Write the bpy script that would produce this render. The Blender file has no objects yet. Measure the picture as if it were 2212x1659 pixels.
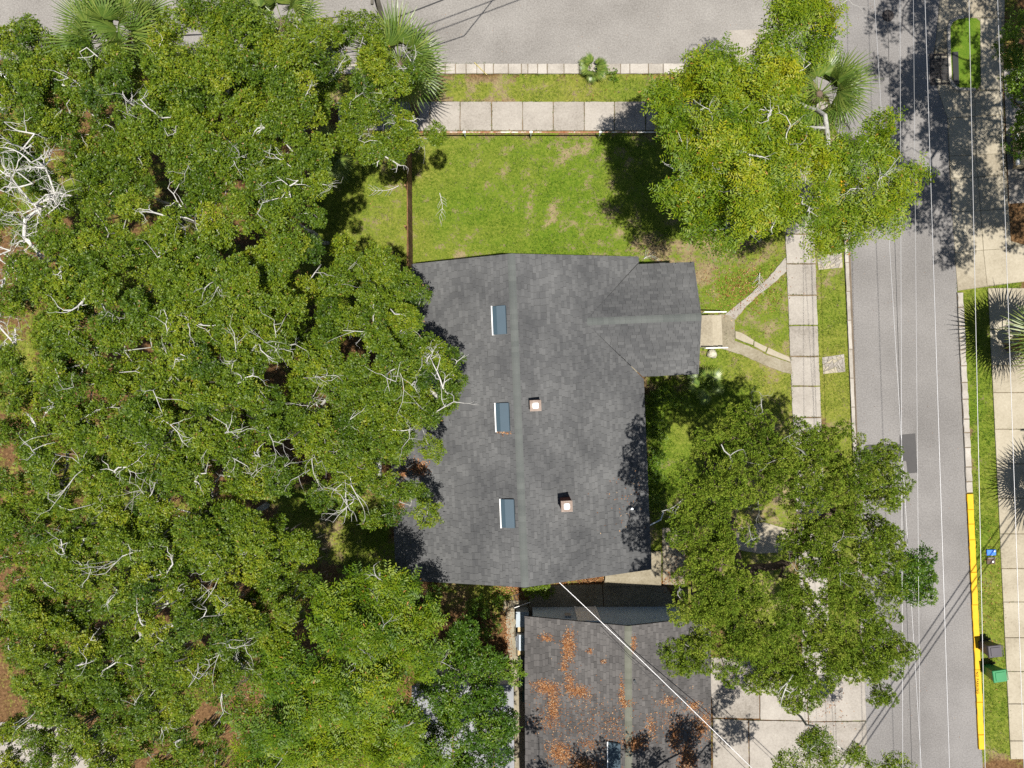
import bpy, math, random
import numpy as np
from mathutils import Vector, Matrix

# ------------------------------------------------------------------ camera, sky, sun, exposure
H = 37.0                       # drone height above the ground
TAN = 0.72
scene = bpy.context.scene
col = scene.collection
cam_d = bpy.data.cameras.new('camera')
cam_d.sensor_width = 36; cam_d.lens = 18 / TAN; cam_d.clip_start = 0.5; cam_d.clip_end = 500
cam = bpy.data.objects.new('camera', cam_d); col.objects.link(cam)
cam.location = (0, 0, H); cam.rotation_euler = (0, 0, 0)
scene.camera = cam

SH = (-0.09, 0.19)             # shadow offset on the ground per metre of height
sun_dir = Vector((-SH[0], -SH[1], 1)).normalized()
world = bpy.data.worlds.new('World'); scene.world = world; world.use_nodes = True
wn = world.node_tree; wn.nodes.clear()
sky = wn.nodes.new('ShaderNodeTexSky'); sky.sky_type = 'NISHITA'; sky.sun_disc = False
sky.sun_elevation = math.asin(sun_dir.z); sky.sun_rotation = math.atan2(sun_dir.x, sun_dir.y)
bg = wn.nodes.new('ShaderNodeBackground'); bg.inputs['Strength'].default_value = 0.05
wo = wn.nodes.new('ShaderNodeOutputWorld')
wn.links.new(sky.outputs[0], bg.inputs[0]); wn.links.new(bg.outputs[0], wo.inputs[0])
sun_d = bpy.data.lights.new('sun', 'SUN'); sun_d.energy = 4.9; sun_d.angle = math.radians(0.55)
sun_d.color = (1.0, 0.955, 0.88)
sun = bpy.data.objects.new('sun', sun_d); col.objects.link(sun)
sun.rotation_euler = (-sun_dir).to_track_quat('-Z', 'Y').to_euler(); sun.location = (8, -15, 60)
vs = scene.view_settings
vs.view_transform = 'Standard'; vs.look = 'None'; vs.gamma = 1; vs.exposure = 0.80
vs.use_curve_mapping = False
scene.render.engine = 'CYCLES'
scene.cycles.max_bounces = 4; scene.cycles.diffuse_bounces = 2; scene.cycles.transmission_bounces = 2
scene.cycles.use_denoising = False

rng = np.random.default_rng(11)
random.seed(5)
KV = 1106.0 / TAN


def G(u, v, z=0.0):
    """plan survey coordinates (u east, v south, in survey units) of a point standing z metres high -> metres"""
    s = (H - z) / KV
    return np.array([(u - 1106) * s, -(v - 829.5) * s, z])


def GP(pts, z=0.0):
    return [tuple(G(u, v, z)[:2]) for u, v in pts]


# ------------------------------------------------------------------ object helpers
def setp(o, label=None, cat=None, group=None, kind=None):
    if label: o['label'] = label
    if cat: o['category'] = cat
    if group: o['group'] = group
    if kind: o['kind'] = kind
    return o


def link(o, parent=None):
    col.objects.link(o)
    if parent is not None: o.parent = parent
    return o


def empty(name, loc=(0, 0, 0), rz=0.0, parent=None, **k):
    o = bpy.data.objects.new(name, None); o.empty_display_size = 0.2
    o.location = loc; o.rotation_euler = (0, 0, rz)
    return setp(link(o, parent), **k)


def mesh(name, verts, faces, mat, smooth=False):
    me = bpy.data.meshes.new(name)
    me.from_pydata([tuple(map(float, v)) for v in verts], [], [tuple(f) for f in faces])
    if smooth: me.shade_smooth()
    if mat is not None: me.materials.append(mat)
    me.update()
    return me


def obj(name, verts, faces, mat, parent=None, loc=(0, 0, 0), smooth=False, **k):
    o = bpy.data.objects.new(name, mesh(name, verts, faces, mat, smooth))
    o.location = loc
    return setp(link(o, parent), **k)


def fast(name, V, F, mat, parent=None, tint=None, loc=(0, 0, 0), smooth=False, **k):
    """many faces at once: V (n,3), F (m,k) all of one size, tint (m,)"""
    V = np.asarray(V, np.float32); F = np.asarray(F, np.int32)
    me = bpy.data.meshes.new(name)
    me.vertices.add(len(V)); me.vertices.foreach_set('co', V.ravel())
    m, kk = F.shape
    me.loops.add(m * kk); me.loops.foreach_set('vertex_index', F.ravel())
    me.polygons.add(m)
    me.polygons.foreach_set('loop_start', np.arange(0, m * kk, kk, dtype=np.int32))
    me.polygons.foreach_set('loop_total', np.full(m, kk, np.int32))
    me.update(calc_edges=True)
    if not smooth: me.shade_flat()
    if tint is not None:
        a = me.attributes.new('tint', 'FLOAT', 'FACE'); a.data.foreach_set('value', np.asarray(tint, np.float32))
    me.materials.append(mat)
    o = bpy.data.objects.new(name, me); o.location = loc
    return setp(link(o, parent), **k)


class MB:
    """collects pieces of one part"""
    def __init__(s): s.v = []; s.f = []

    def add(s, v, f):
        n = len(s.v); s.v += [tuple(p) for p in v]; s.f += [tuple(i + n for i in q) for q in f]; return s

    def box(s, c, d, rz=0.0, taper=1.0):
        x, y, z = d[0] / 2, d[1] / 2, d[2] / 2; co, si = math.cos(rz), math.sin(rz); vv = []
        for kz, t in ((-z, 1), (z, taper)):
            for sx, sy in ((-1, -1), (1, -1), (1, 1), (-1, 1)):
                a, b = sx * x * t, sy * y * t
                vv.append((c[0] + a * co - b * si, c[1] + a * si + b * co, c[2] + kz))
        return s.add(vv, [(3, 2, 1, 0), (4, 5, 6, 7), (0, 1, 5, 4), (1, 2, 6, 5), (2, 3, 7, 6), (3, 0, 4, 7)])

    def prism(s, poly, z0, z1, bev=0.0):
        p = np.array(poly, float); n = len(p)
        a = 0.5 * np.sum(p[:, 0] * np.roll(p[:, 1], -1) - np.roll(p[:, 0], -1) * p[:, 1])
        if a < 0: p = p[::-1]
        rings = [(p, z0), (p, z1 - bev)]
        if bev > 0:
            c = p.mean(0); d = np.linalg.norm(p - c, axis=1, keepdims=True)
            rings.append((c + (p - c) * (1 - bev / d), z1))
        v = []; f = []
        for q, z in rings: v += [(x, y, z) for x, y in q]
        for r in range(len(rings) - 1):
            for i in range(n):
                j = (i + 1) % n
                f.append((r * n + i, r * n + j, (r + 1) * n + j, (r + 1) * n + i))
        f.append(tuple((len(rings) - 1) * n + i for i in range(n)))
        return s.add(v, f)

    def tube(s, pts, rad, n=6, cap=True):
        pts = [Vector(p) for p in pts]
        if not hasattr(rad, '__len__'): rad = [rad] * len(pts)
        v = []; f = []; up = None
        for i, p in enumerate(pts):
            t = (pts[min(i + 1, len(pts) - 1)] - pts[max(i - 1, 0)]).normalized()
            if up is None: up = t.orthogonal().normalized()
            up = (up - t * up.dot(t))
            up = up.normalized() if up.length > 1e-5 else t.orthogonal().normalized()
            b = t.cross(up)
            for k in range(n):
                a = 2 * math.pi * k / n
                v.append(p + (up * math.cos(a) + b * math.sin(a)) * rad[i])
        for i in range(len(pts) - 1):
            for k in range(n):
                j = (k + 1) % n
                f.append((i * n + k, i * n + j, (i + 1) * n + j, (i + 1) * n + k))
        if cap:
            f.append(tuple(range(n))[::-1]); f.append(tuple((len(pts) - 1) * n + k for k in range(n)))
        return s.add(v, f)

    def disc(s, c, r, h, n=20, bev=0.0):
        return s.prism([(c[0] + r * math.cos(2 * math.pi * i / n), c[1] + r * math.sin(2 * math.pi * i / n)) for i in range(n)], c[2], c[2] + h, bev)

    def build(s, name, mat, parent=None, loc=(0, 0, 0), smooth=False, **k):
        return obj(name, s.v, s.f, mat, parent, loc, smooth, **k)


# ------------------------------------------------------------------ materials
def rampnode(nt, stops):
    r = nt.nodes.new('ShaderNodeValToRGB'); e = r.color_ramp.elements
    while len(e) < len(stops): e.new(0.5)
    for i, (p, c) in enumerate(stops):
        e[i].position = p; e[i].color = (c[0], c[1], c[2], 1)
    return r


def noise(nt, vec, scale, detail=4, rough=0.6):
    n = nt.nodes.new('ShaderNodeTexNoise'); n.inputs['Scale'].default_value = scale
    n.inputs['Detail'].default_value = detail; n.inputs['Roughness'].default_value = rough
    if vec is not None: nt.links.new(vec, n.inputs['Vector'])
    return n.outputs[0]


def mth(nt, op, a, b=None):
    n = nt.nodes.new('ShaderNodeMath'); n.operation = op
    for i, x in enumerate((a, b)):
        if x is None: continue
        if isinstance(x, (int, float)): n.inputs[i].default_value = x
        else: nt.links.new(x, n.inputs[i])
    return n.outputs[0]


def mixc(nt, f, a, b, blend='MIX'):
    n = nt.nodes.new('ShaderNodeMix'); n.data_type = 'RGBA'; n.blend_type = blend
    for i, x in ((0, f), (6, a), (7, b)):
        if isinstance(x, (int, float)): n.inputs[i].default_value = x
        elif isinstance(x, tuple): n.inputs[i].default_value = (x[0], x[1], x[2], 1)
        else: nt.links.new(x, n.inputs[i])
    return n.outputs[2]


def newmat(name):
    m = bpy.data.materials.new(name); m.use_nodes = True
    nt = m.node_tree; b = nt.nodes['Principled BSDF']
    return m, nt, b


def position(nt):
    return nt.nodes.new('ShaderNodeNewGeometry').outputs['Position']


def mat(name, stops, s1=0.6, s2=12.0, w=0.5, rough=0.9, bump=0.3, bs=40.0, bd=0.02, spec=0.3, attr=False, aw=0.6, orand=0.0, metal=0.0, mottle=0.0):
    """surface colour from two noises (large patches + grain), optional per-face tint and per-object variation"""
    m, nt, b = newmat(name); P = position(nt)
    f = mth(nt, 'ADD', mth(nt, 'MULTIPLY', noise(nt, P, s1, 3), 1 - w), mth(nt, 'MULTIPLY', noise(nt, P, s2, 5, 0.7), w))
    if attr:
        a = nt.nodes.new('ShaderNodeAttribute'); a.attribute_name = 'tint'
        f = mth(nt, 'ADD', mth(nt, 'MULTIPLY', a.outputs['Fac'], aw), mth(nt, 'MULTIPLY', f, 1 - aw))
    if orand:
        oi = nt.nodes.new('ShaderNodeObjectInfo')
        f = mth(nt, 'ADD', f, mth(nt, 'MULTIPLY', mth(nt, 'SUBTRACT', oi.outputs['Random'], 0.5), orand))
    if mottle:
        f = mth(nt, 'ADD', f, mth(nt, 'MULTIPLY', mth(nt, 'SUBTRACT', noise(nt, P, 0.42, 3, 0.55), 0.5), mottle))
    r = rampnode(nt, stops); nt.links.new(f, r.inputs[0]); nt.links.new(r.outputs[0], b.inputs['Base Color'])
    b.inputs['Roughness'].default_value = rough; b.inputs['Specular IOR Level'].default_value = spec
    b.inputs['Metallic'].default_value = metal
    if bump:
        bn = nt.nodes.new('ShaderNodeBump'); bn.inputs['Strength'].default_value = bump; bn.inputs['Distance'].default_value = bd
        nt.links.new(noise(nt, P, bs, 4, 0.7), bn.inputs['Height']); nt.links.new(bn.outputs[0], b.inputs['Normal'])
    return m


def leafmat(name, stops, trans=0.35, tcol=(0.25, 0.35, 0.02), rough=0.45, spec=0.45):
    m, nt, b = newmat(name)
    a = nt.nodes.new('ShaderNodeAttribute'); a.attribute_name = 'tint'
    r = rampnode(nt, stops); nt.links.new(a.outputs['Fac'], r.inputs[0])
    nt.links.new(r.outputs[0], b.inputs['Base Color'])
    b.inputs['Roughness'].default_value = rough; b.inputs['Specular IOR Level'].default_value = spec
    t = nt.nodes.new('ShaderNodeBsdfTranslucent')
    nt.links.new(mixc(nt, 0.5, r.outputs[0], tcol), t.inputs['Color'])
    mx = nt.nodes.new('ShaderNodeMixShader'); mx.inputs[0].default_value = trans
    out = nt.nodes['Material Output']
    nt.links.new(b.outputs[0], mx.inputs[1]); nt.links.new(t.outputs[0], mx.inputs[2]); nt.links.new(mx.outputs[0], out.inputs[0])
    return m


def plain(name, c, rough=0.5, spec=0.5, metal=0.0, var=0.12):
    return mat(name, [(0.3, tuple(x * (1 - var) for x in c)), (0.7, tuple(min(1, x * (1 + var)) for x in c))], 2, 25, 0.5, rough, 0.05, 60, 0.01, spec, metal=metal)


ASPH_N = mat('pale_asphalt', [(0.36, (0.120, 0.111, 0.101)), (0.5, (0.180, 0.169, 0.156)), (0.66, (0.250, 0.237, 0.220))], 0.25, 14, 0.62, 0.92, 0.5, 30)
ASPH_E = mat('grey_asphalt', [(0.36, (0.106, 0.100, 0.095)), (0.5, (0.156, 0.148, 0.142)), (0.66, (0.218, 0.208, 0.200))], 0.22, 15, 0.6, 0.92, 0.5, 32)
ASPH_P = mat('patch_asphalt', [(0.3, (0.045, 0.043, 0.043)), (0.7, (0.072, 0.069, 0.068))], 0.4, 15, 0.5, 0.9, 0.4, 40)
CONC = mat('worn_concrete', [(0.3, (0.15, 0.133, 0.112)), (0.46, (0.235, 0.213, 0.186)), (0.7, (0.315, 0.29, 0.256))], 0.8, 11, 0.55, 0.92, 0.5, 28, orand=0.16)
CONC_W = mat('sunbleached_concrete', [(0.28, (0.16, 0.135, 0.095)), (0.48, (0.27, 0.238, 0.178)), (0.72, (0.35, 0.315, 0.245))], 0.5, 9, 0.45, 0.92, 0.4, 28, orand=0.10)
CONC_D = mat('mossy_concrete', [(0.3, (0.10, 0.085, 0.058)), (0.5, (0.19, 0.165, 0.115)), (0.72, (0.27, 0.245, 0.19))], 0.9, 9, 0.55, 0.95, 0.5, 25, orand=0.12)
KERB = mat('kerb_concrete', [(0.3, (0.20, 0.18, 0.155)), (0.55, (0.31, 0.285, 0.25)), (0.72, (0.38, 0.355, 0.32))], 1.2, 14, 0.5, 0.92, 0.4, 30, orand=0.15)
YELLOW = mat('yellow_kerb_paint', [(0.27, (0.20, 0.13, 0.02)), (0.36, (0.52, 0.29, 0.006)), (0.7, (0.62, 0.36, 0.008))], 3, 20, 0.6, 0.7, 0.3, 40)
DIRT = mat('bare_soil', [(0.3, (0.07, 0.05, 0.03)), (0.55, (0.15, 0.11, 0.065)), (0.72, (0.24, 0.19, 0.12))], 1, 10, 0.5, 0.95, 0.6, 30)
SHINGLE = mat('slate_grey_shingle', [(0.2, (0.044, 0.045, 0.047)), (0.5, (0.071, 0.072, 0.073)), (0.8, (0.104, 0.105, 0.105))], 0.30, 16, 0.4, 0.9, 0.5, 90, 0.01, 0.25, attr=True, aw=0.26, orand=0.16, mottle=1.0)
SHING_RIDGE = mat('ridge_shingle', [(0.25, (0.060, 0.066, 0.064)), (0.75, (0.105, 0.112, 0.106))], 0.6, 20, 0.45, 0.9, 0.5, 80, 0.01, 0.25, orand=0.2)
SHING_S = mat('brown_grey_shingle', [(0.2, (0.044, 0.042, 0.041)), (0.5, (0.074, 0.070, 0.068)), (0.8, (0.112, 0.106, 0.102))], 0.5, 18, 0.35, 0.92, 0.5, 80, 0.01, 0.2, attr=True, aw=0.32, orand=0.18, mottle=.6)
RIDGE_S = mat('mossy_ridge_shingle', [(0.25, (0.072, 0.075, 0.058)), (0.75, (0.13, 0.132, 0.108))], 0.8, 20, 0.45, 0.92, 0.5, 80, 0.01, 0.2, orand=0.2)
ROOFDECK = plain('roof_deck', (0.03, 0.03, 0.03), 0.95, 0.1)
WHITE = plain('white_paint', (0.78, 0.78, 0.76), 0.45, 0.5, 0, 0.04)
WALLBLUE = mat('pale_blue_stucco', [(0.3, (0.30, 0.38, 0.46)), (0.7, (0.40, 0.48, 0.56))], 0.6, 10, 0.4, 0.85, 0.2, 40)
WALLWHITE = mat('cream_siding', [(0.3, (0.52, 0.50, 0.45)), (0.7, (0.64, 0.62, 0.57))], 0.6, 10, 0.4, 0.8, 0.2, 40)
SLATEPANEL = plain('blue_grey_flashing', (0.055, 0.082, 0.105), 0.5, 0.4, 0, 0.06)
SLATEDARK = plain('dark_flashing', (0.028, 0.052, 0.070), 0.5, 0.4, 0, 0.06)
BRICK = mat('chimney_brick', [(0.3, (0.10, 0.035, 0.025)), (0.7, (0.20, 0.075, 0.05))], 4, 18, 0.5, 0.9, 0.4, 40)
CHIMCAP = mat('chimney_crown_mortar', [(0.3, (0.13, 0.09, 0.07)), (0.55, (0.24, 0.19, 0.16)), (0.72, (0.33, 0.29, 0.25))], 4, 20, 0.5, 0.95, 0.5, 40)
STEEL = plain('galvanised_steel', (0.42, 0.46, 0.50), 0.4, 0.5, 0.6, 0.15)
RUST = mat('rusty_rail', [(0.38, (0.24, 0.07, 0.028)), (0.5, (0.36, 0.20, 0.13)), (0.56, (0.56, 0.54, 0.50)), (0.7, (0.62, 0.61, 0.58))], 0.9, 6, 0.4, 0.7, 0.2, 40)
IRON = plain('cast_iron', (0.030, 0.024, 0.022), 0.7, 0.4, 0.0, 0.3)
BLACK = plain('black_rubber', (0.012, 0.012, 0.013), 0.6, 0.4)
FENCE = mat('weathered_brown_board', [(0.3, (0.09, 0.045, 0.02)), (0.55, (0.17, 0.09, 0.04)), (0.72, (0.27, 0.17, 0.09))], 1.5, 14, 0.5, 0.9, 0.4, 40, orand=0.25)
POLEWOOD = mat('grey_pole_wood', [(0.3, (0.05, 0.045, 0.035)), (0.7, (0.13, 0.12, 0.10))], 2, 20, 0.5, 0.95, 0.5, 40)
BARK = mat('lichened_bark', [(0.36, (0.10, 0.09, 0.075)), (0.48, (0.27, 0.265, 0.24)), (0.6, (0.42, 0.42, 0.385))], 1.6, 9, 0.55, 0.95, 0.6, 25)
BARK_W = mat('bleached_twig', [(0.3, (0.30, 0.285, 0.26)), (0.55, (0.47, 0.46, 0.43)), (0.75, (0.56, 0.55, 0.52))], 2.5, 12, 0.5, 0.95, 0.3, 40)
BARK_B = mat('brown_bark', [(0.3, (0.055, 0.038, 0.027)), (0.6, (0.13, 0.095, 0.07)), (0.75, (0.21, 0.17, 0.14))], 2, 12, 0.5, 0.95, 0.6, 30)
MOSS = leafmat('grey_moss_strand', [(0, (0.075, 0.066, 0.055)), (0.5, (0.15, 0.137, 0.115)), (1, (0.27, 0.255, 0.225))], 0.2, (0.2, 0.19, 0.16), 0.95, 0.1)
OAK = leafmat('oak_leaf', [(0, (0.022, 0.055, 0.003)), (0.35, (0.066, 0.118, 0.005)), (0.7, (0.135, 0.190, 0.007)), (0.95, (0.225, 0.245, 0.012)), (1, (0.26, 0.15, 0.04))], 0.30, (0.30, 0.40, 0.01), 0.5, 0.35)
PECAN = leafmat('pecan_leaf', [(0, (0.030, 0.080, 0.002)), (0.4, (0.095, 0.160, 0.004)), (0.8, (0.20, 0.245, 0.006)), (0.96, (0.29, 0.28, 0.008)), (1, (0.32, 0.15, 0.03))], 0.32, (0.30, 0.42, 0.01), 0.5, 0.3)
CAMPH = leafmat('dark_glossy_leaf', [(0, (0.018, 0.055, 0.003)), (0.5, (0.058, 0.122, 0.006)), (0.9, (0.125, 0.195, 0.010)), (1, (0.2, 0.25, 0.03))], 0.30, (0.20, 0.36, 0.01), 0.42, 0.4)
CEDAR = leafmat('cedar_spray', [(0, (0.035, 0.068, 0.008)), (0.45, (0.090, 0.148, 0.012)), (0.85, (0.160, 0.222, 0.018)), (1, (0.23, 0.25, 0.04))], 0.25, (0.26, 0.36, 0.02), 0.75, 0.15)
FROND = leafmat('palm_frond', [(0, (0.04, 0.085, 0.012)), (0.5, (0.10, 0.165, 0.025)), (0.9, (0.19, 0.235, 0.045)), (1, (0.32, 0.25, 0.07))], 0.3, (0.30, 0.36, 0.05), 0.4, 0.5)
FROND_Y = leafmat('yellowing_frond', [(0, (0.08, 0.085, 0.02)), (0.5, (0.22, 0.17, 0.035)), (1, (0.40, 0.28, 0.07))], 0.3, (0.36, 0.28, 0.05), 0.5, 0.4)
GRASS = leafmat('grass_blade', [(0, (0.028, 0.075, 0.006)), (0.35, (0.065, 0.135, 0.008)), (0.65, (0.125, 0.19, 0.012)), (0.85, (0.22, 0.22, 0.05)), (1, (0.34, 0.27, 0.13))], 0.3, (0.22, 0.33, 0.01), 0.6, 0.25)
LITTER = leafmat('fallen_leaf', [(0, (0.10, 0.035, 0.015)), (0.5, (0.24, 0.10, 0.035)), (0.85, (0.36, 0.18, 0.075)), (1, (0.46, 0.33, 0.20))], 0.1, (0.3, 0.14, 0.05), 0.8, 0.2)
ROCK = mat('pale_limestone', [(0.35, (0.18, 0.17, 0.10)), (0.5, (0.38, 0.36, 0.28)), (0.7, (0.5, 0.48, 0.40))], 4, 18, 0.5, 0.95, 0.8, 14, 0.04)
GREENBIN = plain('green_plastic', (0.012, 0.16, 0.05), 0.45, 0.5)
GREYBIN = plain('charcoal_plastic', (0.038, 0.032, 0.040), 0.5, 0.5)
DKGREEN = plain('dark_green_plastic', (0.01, 0.05, 0.03), 0.5, 0.5)
BLUELID = plain('blue_plastic', (0.015, 0.13, 0.55), 0.45, 0.5)
BROWNLID = plain('brown_lid', (0.085, 0.06, 0.048), 0.8, 0.2)
METALROOF = mat('grey_metal_roof', [(0.3, (0.11, 0.115, 0.125)), (0.55, (0.17, 0.175, 0.185)), (0.75, (0.22, 0.22, 0.225))], 0.6, 8, 0.45, 0.6, 0.1, 20, 0.01, 0.4)
RUSTSEAM = plain('rusty_seam', (0.22, 0.10, 0.03), 0.85, 0.2, 0, 0.4)
CABLE_W = plain('bright_cable', (0.46, 0.46, 0.47), 0.4, 0.5, 0.3)
CABLE_B = plain('black_cable', (0.02, 0.02, 0.022), 0.5, 0.4)
WOODT = plain('tan_wood', (0.34, 0.26, 0.14), 0.7, 0.3, 0, 0.2)
GLASS = plain('dark_car_glass', (0.02, 0.025, 0.03), 0.08, 0.6)
CARWHITE = plain('white_car_paint', (0.70, 0.70, 0.69), 0.25, 0.6, 0, 0.02)
CARTAN = plain('tan_car_paint', (0.36, 0.29, 0.17), 0.25, 0.6, 0.2, 0.03)
BAMBOO = plain('bamboo', (0.36, 0.30, 0.10), 0.6, 0.3, 0, 0.2)
INK = plain('black_stencil', (0.03, 0.02, 0.005), 0.8, 0.2)


# ------------------------------------------------------------------ small numeric helpers
def vnoise(x, y, s, seed=0):
    """smooth value noise 0..1"""
    X = np.asarray(x) * s + 100.3 * seed; Y = np.asarray(y) * s - 57.7 * seed
    i = np.floor(X).astype(np.int64); j = np.floor(Y).astype(np.int64); fx = X - i; fy = Y - j
    fx = fx * fx * (3 - 2 * fx); fy = fy * fy * (3 - 2 * fy)

    def h(a, b):
        n = (a * 374761393 + b * 668265263 + seed * 69069) & 0x7fffffff
        n = ((n ^ (n >> 13)) * 1274126177) & 0x7fffffff
        return (n & 0xffff) / 65535.0
    return (h(i, j) * (1 - fx) + h(i + 1, j) * fx) * (1 - fy) + (h(i, j + 1) * (1 - fx) + h(i + 1, j + 1) * fx) * fy


def inpoly(x, y, poly):
    r = np.zeros(np.shape(x), bool); n = len(poly)
    for i in range(n):
        x1, y1 = poly[i]; x2, y2 = poly[(i + 1) % n]
        if y1 == y2: continue
        c = ((y1 > y) != (y2 > y)) & (x < (x2 - x1) * (y - y1) / (y2 - y1) + x1)
        r ^= c
    return r


def unit(a):
    return a / np.maximum(np.linalg.norm(a, axis=-1, keepdims=True), 1e-9)


def rough_edge(poly, step=0.25, amp=0.012, rnd=None):
    """worn outline: the polygon's sides broken into short uneven pieces"""
    rnd = rnd or random; out = []
    n = len(poly)
    for i in range(n):
        a = np.array(poly[i]); b = np.array(poly[(i + 1) % n]); L = np.linalg.norm(b - a); k = max(1, int(L / step))
        nrm = np.array([-(b - a)[1], (b - a)[0]]) / max(L, 1e-6)
        for j in range(k):
            p = a + (b - a) * j / k
            out.append(tuple(p + nrm * rnd.uniform(-amp, amp) if j else p + nrm * rnd.uniform(-amp, 0)))
    return out


# ------------------------------------------------------------------ the ground
ROT = math.radians(2.35)       # the lots lie turned by this much
ZONES = [  # polygon, grass cover, dryness (0 lush .. 1 straw), litter
    ([(690, 300), (882, 300), (882, 640), (640, 680)], 0.80, 0.45, 0.05),
    ([(878, 288), (1760, 288), (1700, 520), (1500, 600), (1420, 640), (878, 640)], 0.74, 0.38, 0.0),
    ([(1385, 520), (1560, 470), (1760, 520), (1715, 700), (1500, 700), (1400, 640)], 0.42, 0.55, 0.25),
    ([(700, 158), (1860, 158), (1860, 222), (700, 222)], 0.62, 0.50, 0.05),
    ([(1680, 284), (1830, 200), (1836, 505), (1750, 505)], 0.7, 0.45, 0.1),
    ([(1390, 640), (1720, 560), (1725, 1480), (1390, 1200)], 0.66, 0.50, 0.05),
    ([(1390, 835), (1640, 835), (1600, 1000), (1390, 1120)], 0.95, 0.10, 0.0),
    ([(1755, 480), (1850, 480), (1880, 1500), (1790, 1500)], 0.78, 0.55, 0.0),
    ([(2060, 600), (2200, 600), (2200, 1640), (2100, 1640)], 0.86, 0.35, 0.0),
    ([(2040, 30), (2125, 30), (2125, 200), (2040, 200)], 0.9, 0.25, 0.0),
    ([(600, 1060), (860, 1060), (860, 1260), (560, 1200)], 0.7, 0.55, 0.3),
    ([(960, 1225), (1090, 1225), (1090, 1330), (960, 1330)], 0.65, 0.5, 0.45),
]
ZP = [(GP(p), a, b, c) for p, a, b, c in ZONES]


def surf(x, y):
    g = 0.16 + 0.5 * np.clip(vnoise(x, y, 0.22, 9) - 0.45, 0, 1) * 2; d = np.full(np.shape(x), 0.6); l = np.full(np.shape(x), 0.9)
    # soft zone borders
    jx = x + (vnoise(x, y, 1.1, 3) - 0.5) * 0.9; jy = y + (vnoise(x, y, 1.1, 4) - 0.5) * 0.9
    for p, a, b, c in ZP:
        m = inpoly(jx, jy, p); g = np.where(m, a, g); d = np.where(m, b, d); l = np.where(m, c, l)
    n = 0.55 * vnoise(x, y, 0.55, 1) + 0.45 * vnoise(x, y, 2.2, 2)
    g = np.clip(g + (n - 0.5) * 0.75, 0, 1)
    d = np.clip(d + (vnoise(x, y, 0.35, 6) - 0.5) * 0.8 + (vnoise(x, y, 1.7, 16) - 0.5) * 0.5, 0, 1)
    return g, d, l


NX, NY = 240, 180
gx = np.linspace(-70, 70, NX); gy = np.linspace(-52.5, 52.5, NY)
XX, YY = np.meshgrid(gx, gy); gg, gd, gl = surf(XX, YY)
hz = (vnoise(XX, YY, 0.5, 21) - 0.5) * 0.03 - 0.02
Vg = np.stack([XX, YY, hz], -1).reshape(-1, 3)
ii = np.arange(NX * NY).reshape(NY, NX)
Fg = np.stack([ii[:-1, :-1], ii[:-1, 1:], ii[1:, 1:], ii[1:, :-1]], -1).reshape(-1, 4)


def ground_material():
    m, nt, b = newmat('lawn_soil_and_leaf_litter'); P = position(nt)

    def at(n):
        a = nt.nodes.new('ShaderNodeAttribute'); a.attribute_name = n; return a.outputs['Fac']
    fine = noise(nt, P, 7, 6, 0.75); mid = noise(nt, P, 1.6, 4)
    soil = rampnode(nt, [(0.3, (0.11, 0.085, 0.045)), (0.5, (0.22, 0.175, 0.095)), (0.7, (0.33, 0.27, 0.17))]); nt.links.new(fine, soil.inputs[0])
    lit = rampnode(nt, [(0.3, (0.035, 0.016, 0.008)), (0.5, (0.10, 0.05, 0.020)), (0.68, (0.18, 0.10, 0.045))]); nt.links.new(fine, lit.inputs[0])
    gra = rampnode(nt, [(0.3, (0.035, 0.080, 0.006)), (0.5, (0.085, 0.135, 0.010)), (0.7, (0.15, 0.18, 0.025))]); nt.links.new(fine, gra.inputs[0])
    dry = rampnode(nt, [(0.3, (0.075, 0.085, 0.012)), (0.5, (0.15, 0.16, 0.025)), (0.7, (0.25, 0.22, 0.06))]); nt.links.new(fine, dry.inputs[0])
    c = mixc(nt, at('litter'), soil.outputs[0], lit.outputs[0])
    g2 = mixc(nt, at('dry'), gra.outputs[0], dry.outputs[0])
    f = mth(nt, 'ADD', at('green'), mth(nt, 'MULTIPLY', mth(nt, 'SUBTRACT', mid, 0.5), 1.5))
    f = mth(nt, 'ADD', f, mth(nt, 'MULTIPLY', mth(nt, 'SUBTRACT', fine, 0.5), 1.8))
    r = rampnode(nt, [(0.38, (0, 0, 0)), (0.62, (1, 1, 1))]); nt.links.new(f, r.inputs[0])
    nt.links.new(mixc(nt, r.outputs[0], c, g2), b.inputs['Base Color'])
    b.inputs['Roughness'].default_value = 0.95; b.inputs['Specular IOR Level'].default_value = 0.1
    bn = nt.nodes.new('ShaderNodeBump'); bn.inputs['Strength'].default_value = 0.9; bn.inputs['Distance'].default_value = 0.05
    nt.links.new(noise(nt, P, 16, 5, 0.75), bn.inputs['Height']); nt.links.new(bn.outputs[0], b.inputs['Normal'])
    return m


ground = fast('ground', Vg, Fg, ground_material(), smooth=True, kind='structure', label='lawn and leaf-strewn soil around the houses')
for nm, a in (('green', gg), ('dry', gd), ('litter', gl)):
    at = ground.data.attributes.new(nm, 'FLOAT', 'POINT'); at.data.foreach_set('value', a.ravel().astype(np.float32))
# the land beyond the lots, out to the horizon
obj('terrain', [(-4000, -4000, -0.6), (4000, -4000, -0.6), (4000, 4000, -0.6), (-4000, 4000, -0.6)], [(0, 1, 2, 3)], DIRT, kind='structure', label='flat land beyond the neighbourhood')

HARD = []                      # outlines where no grass grows


def sheet(name, uv, mat_, z, parent=None, label=None, kind='structure', hard=True, thick=0.12, z0=None, bev=0.0, rough=0.0):
    poly = GP(uv)
    if hard: HARD.append(poly)
    if rough: poly = rough_edge(poly, 0.3, rough)
    return MB().prism(poly, (z - thick) if z0 is None else z0, z, bev).build(name, mat_, parent, label=label, kind=kind)


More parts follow.
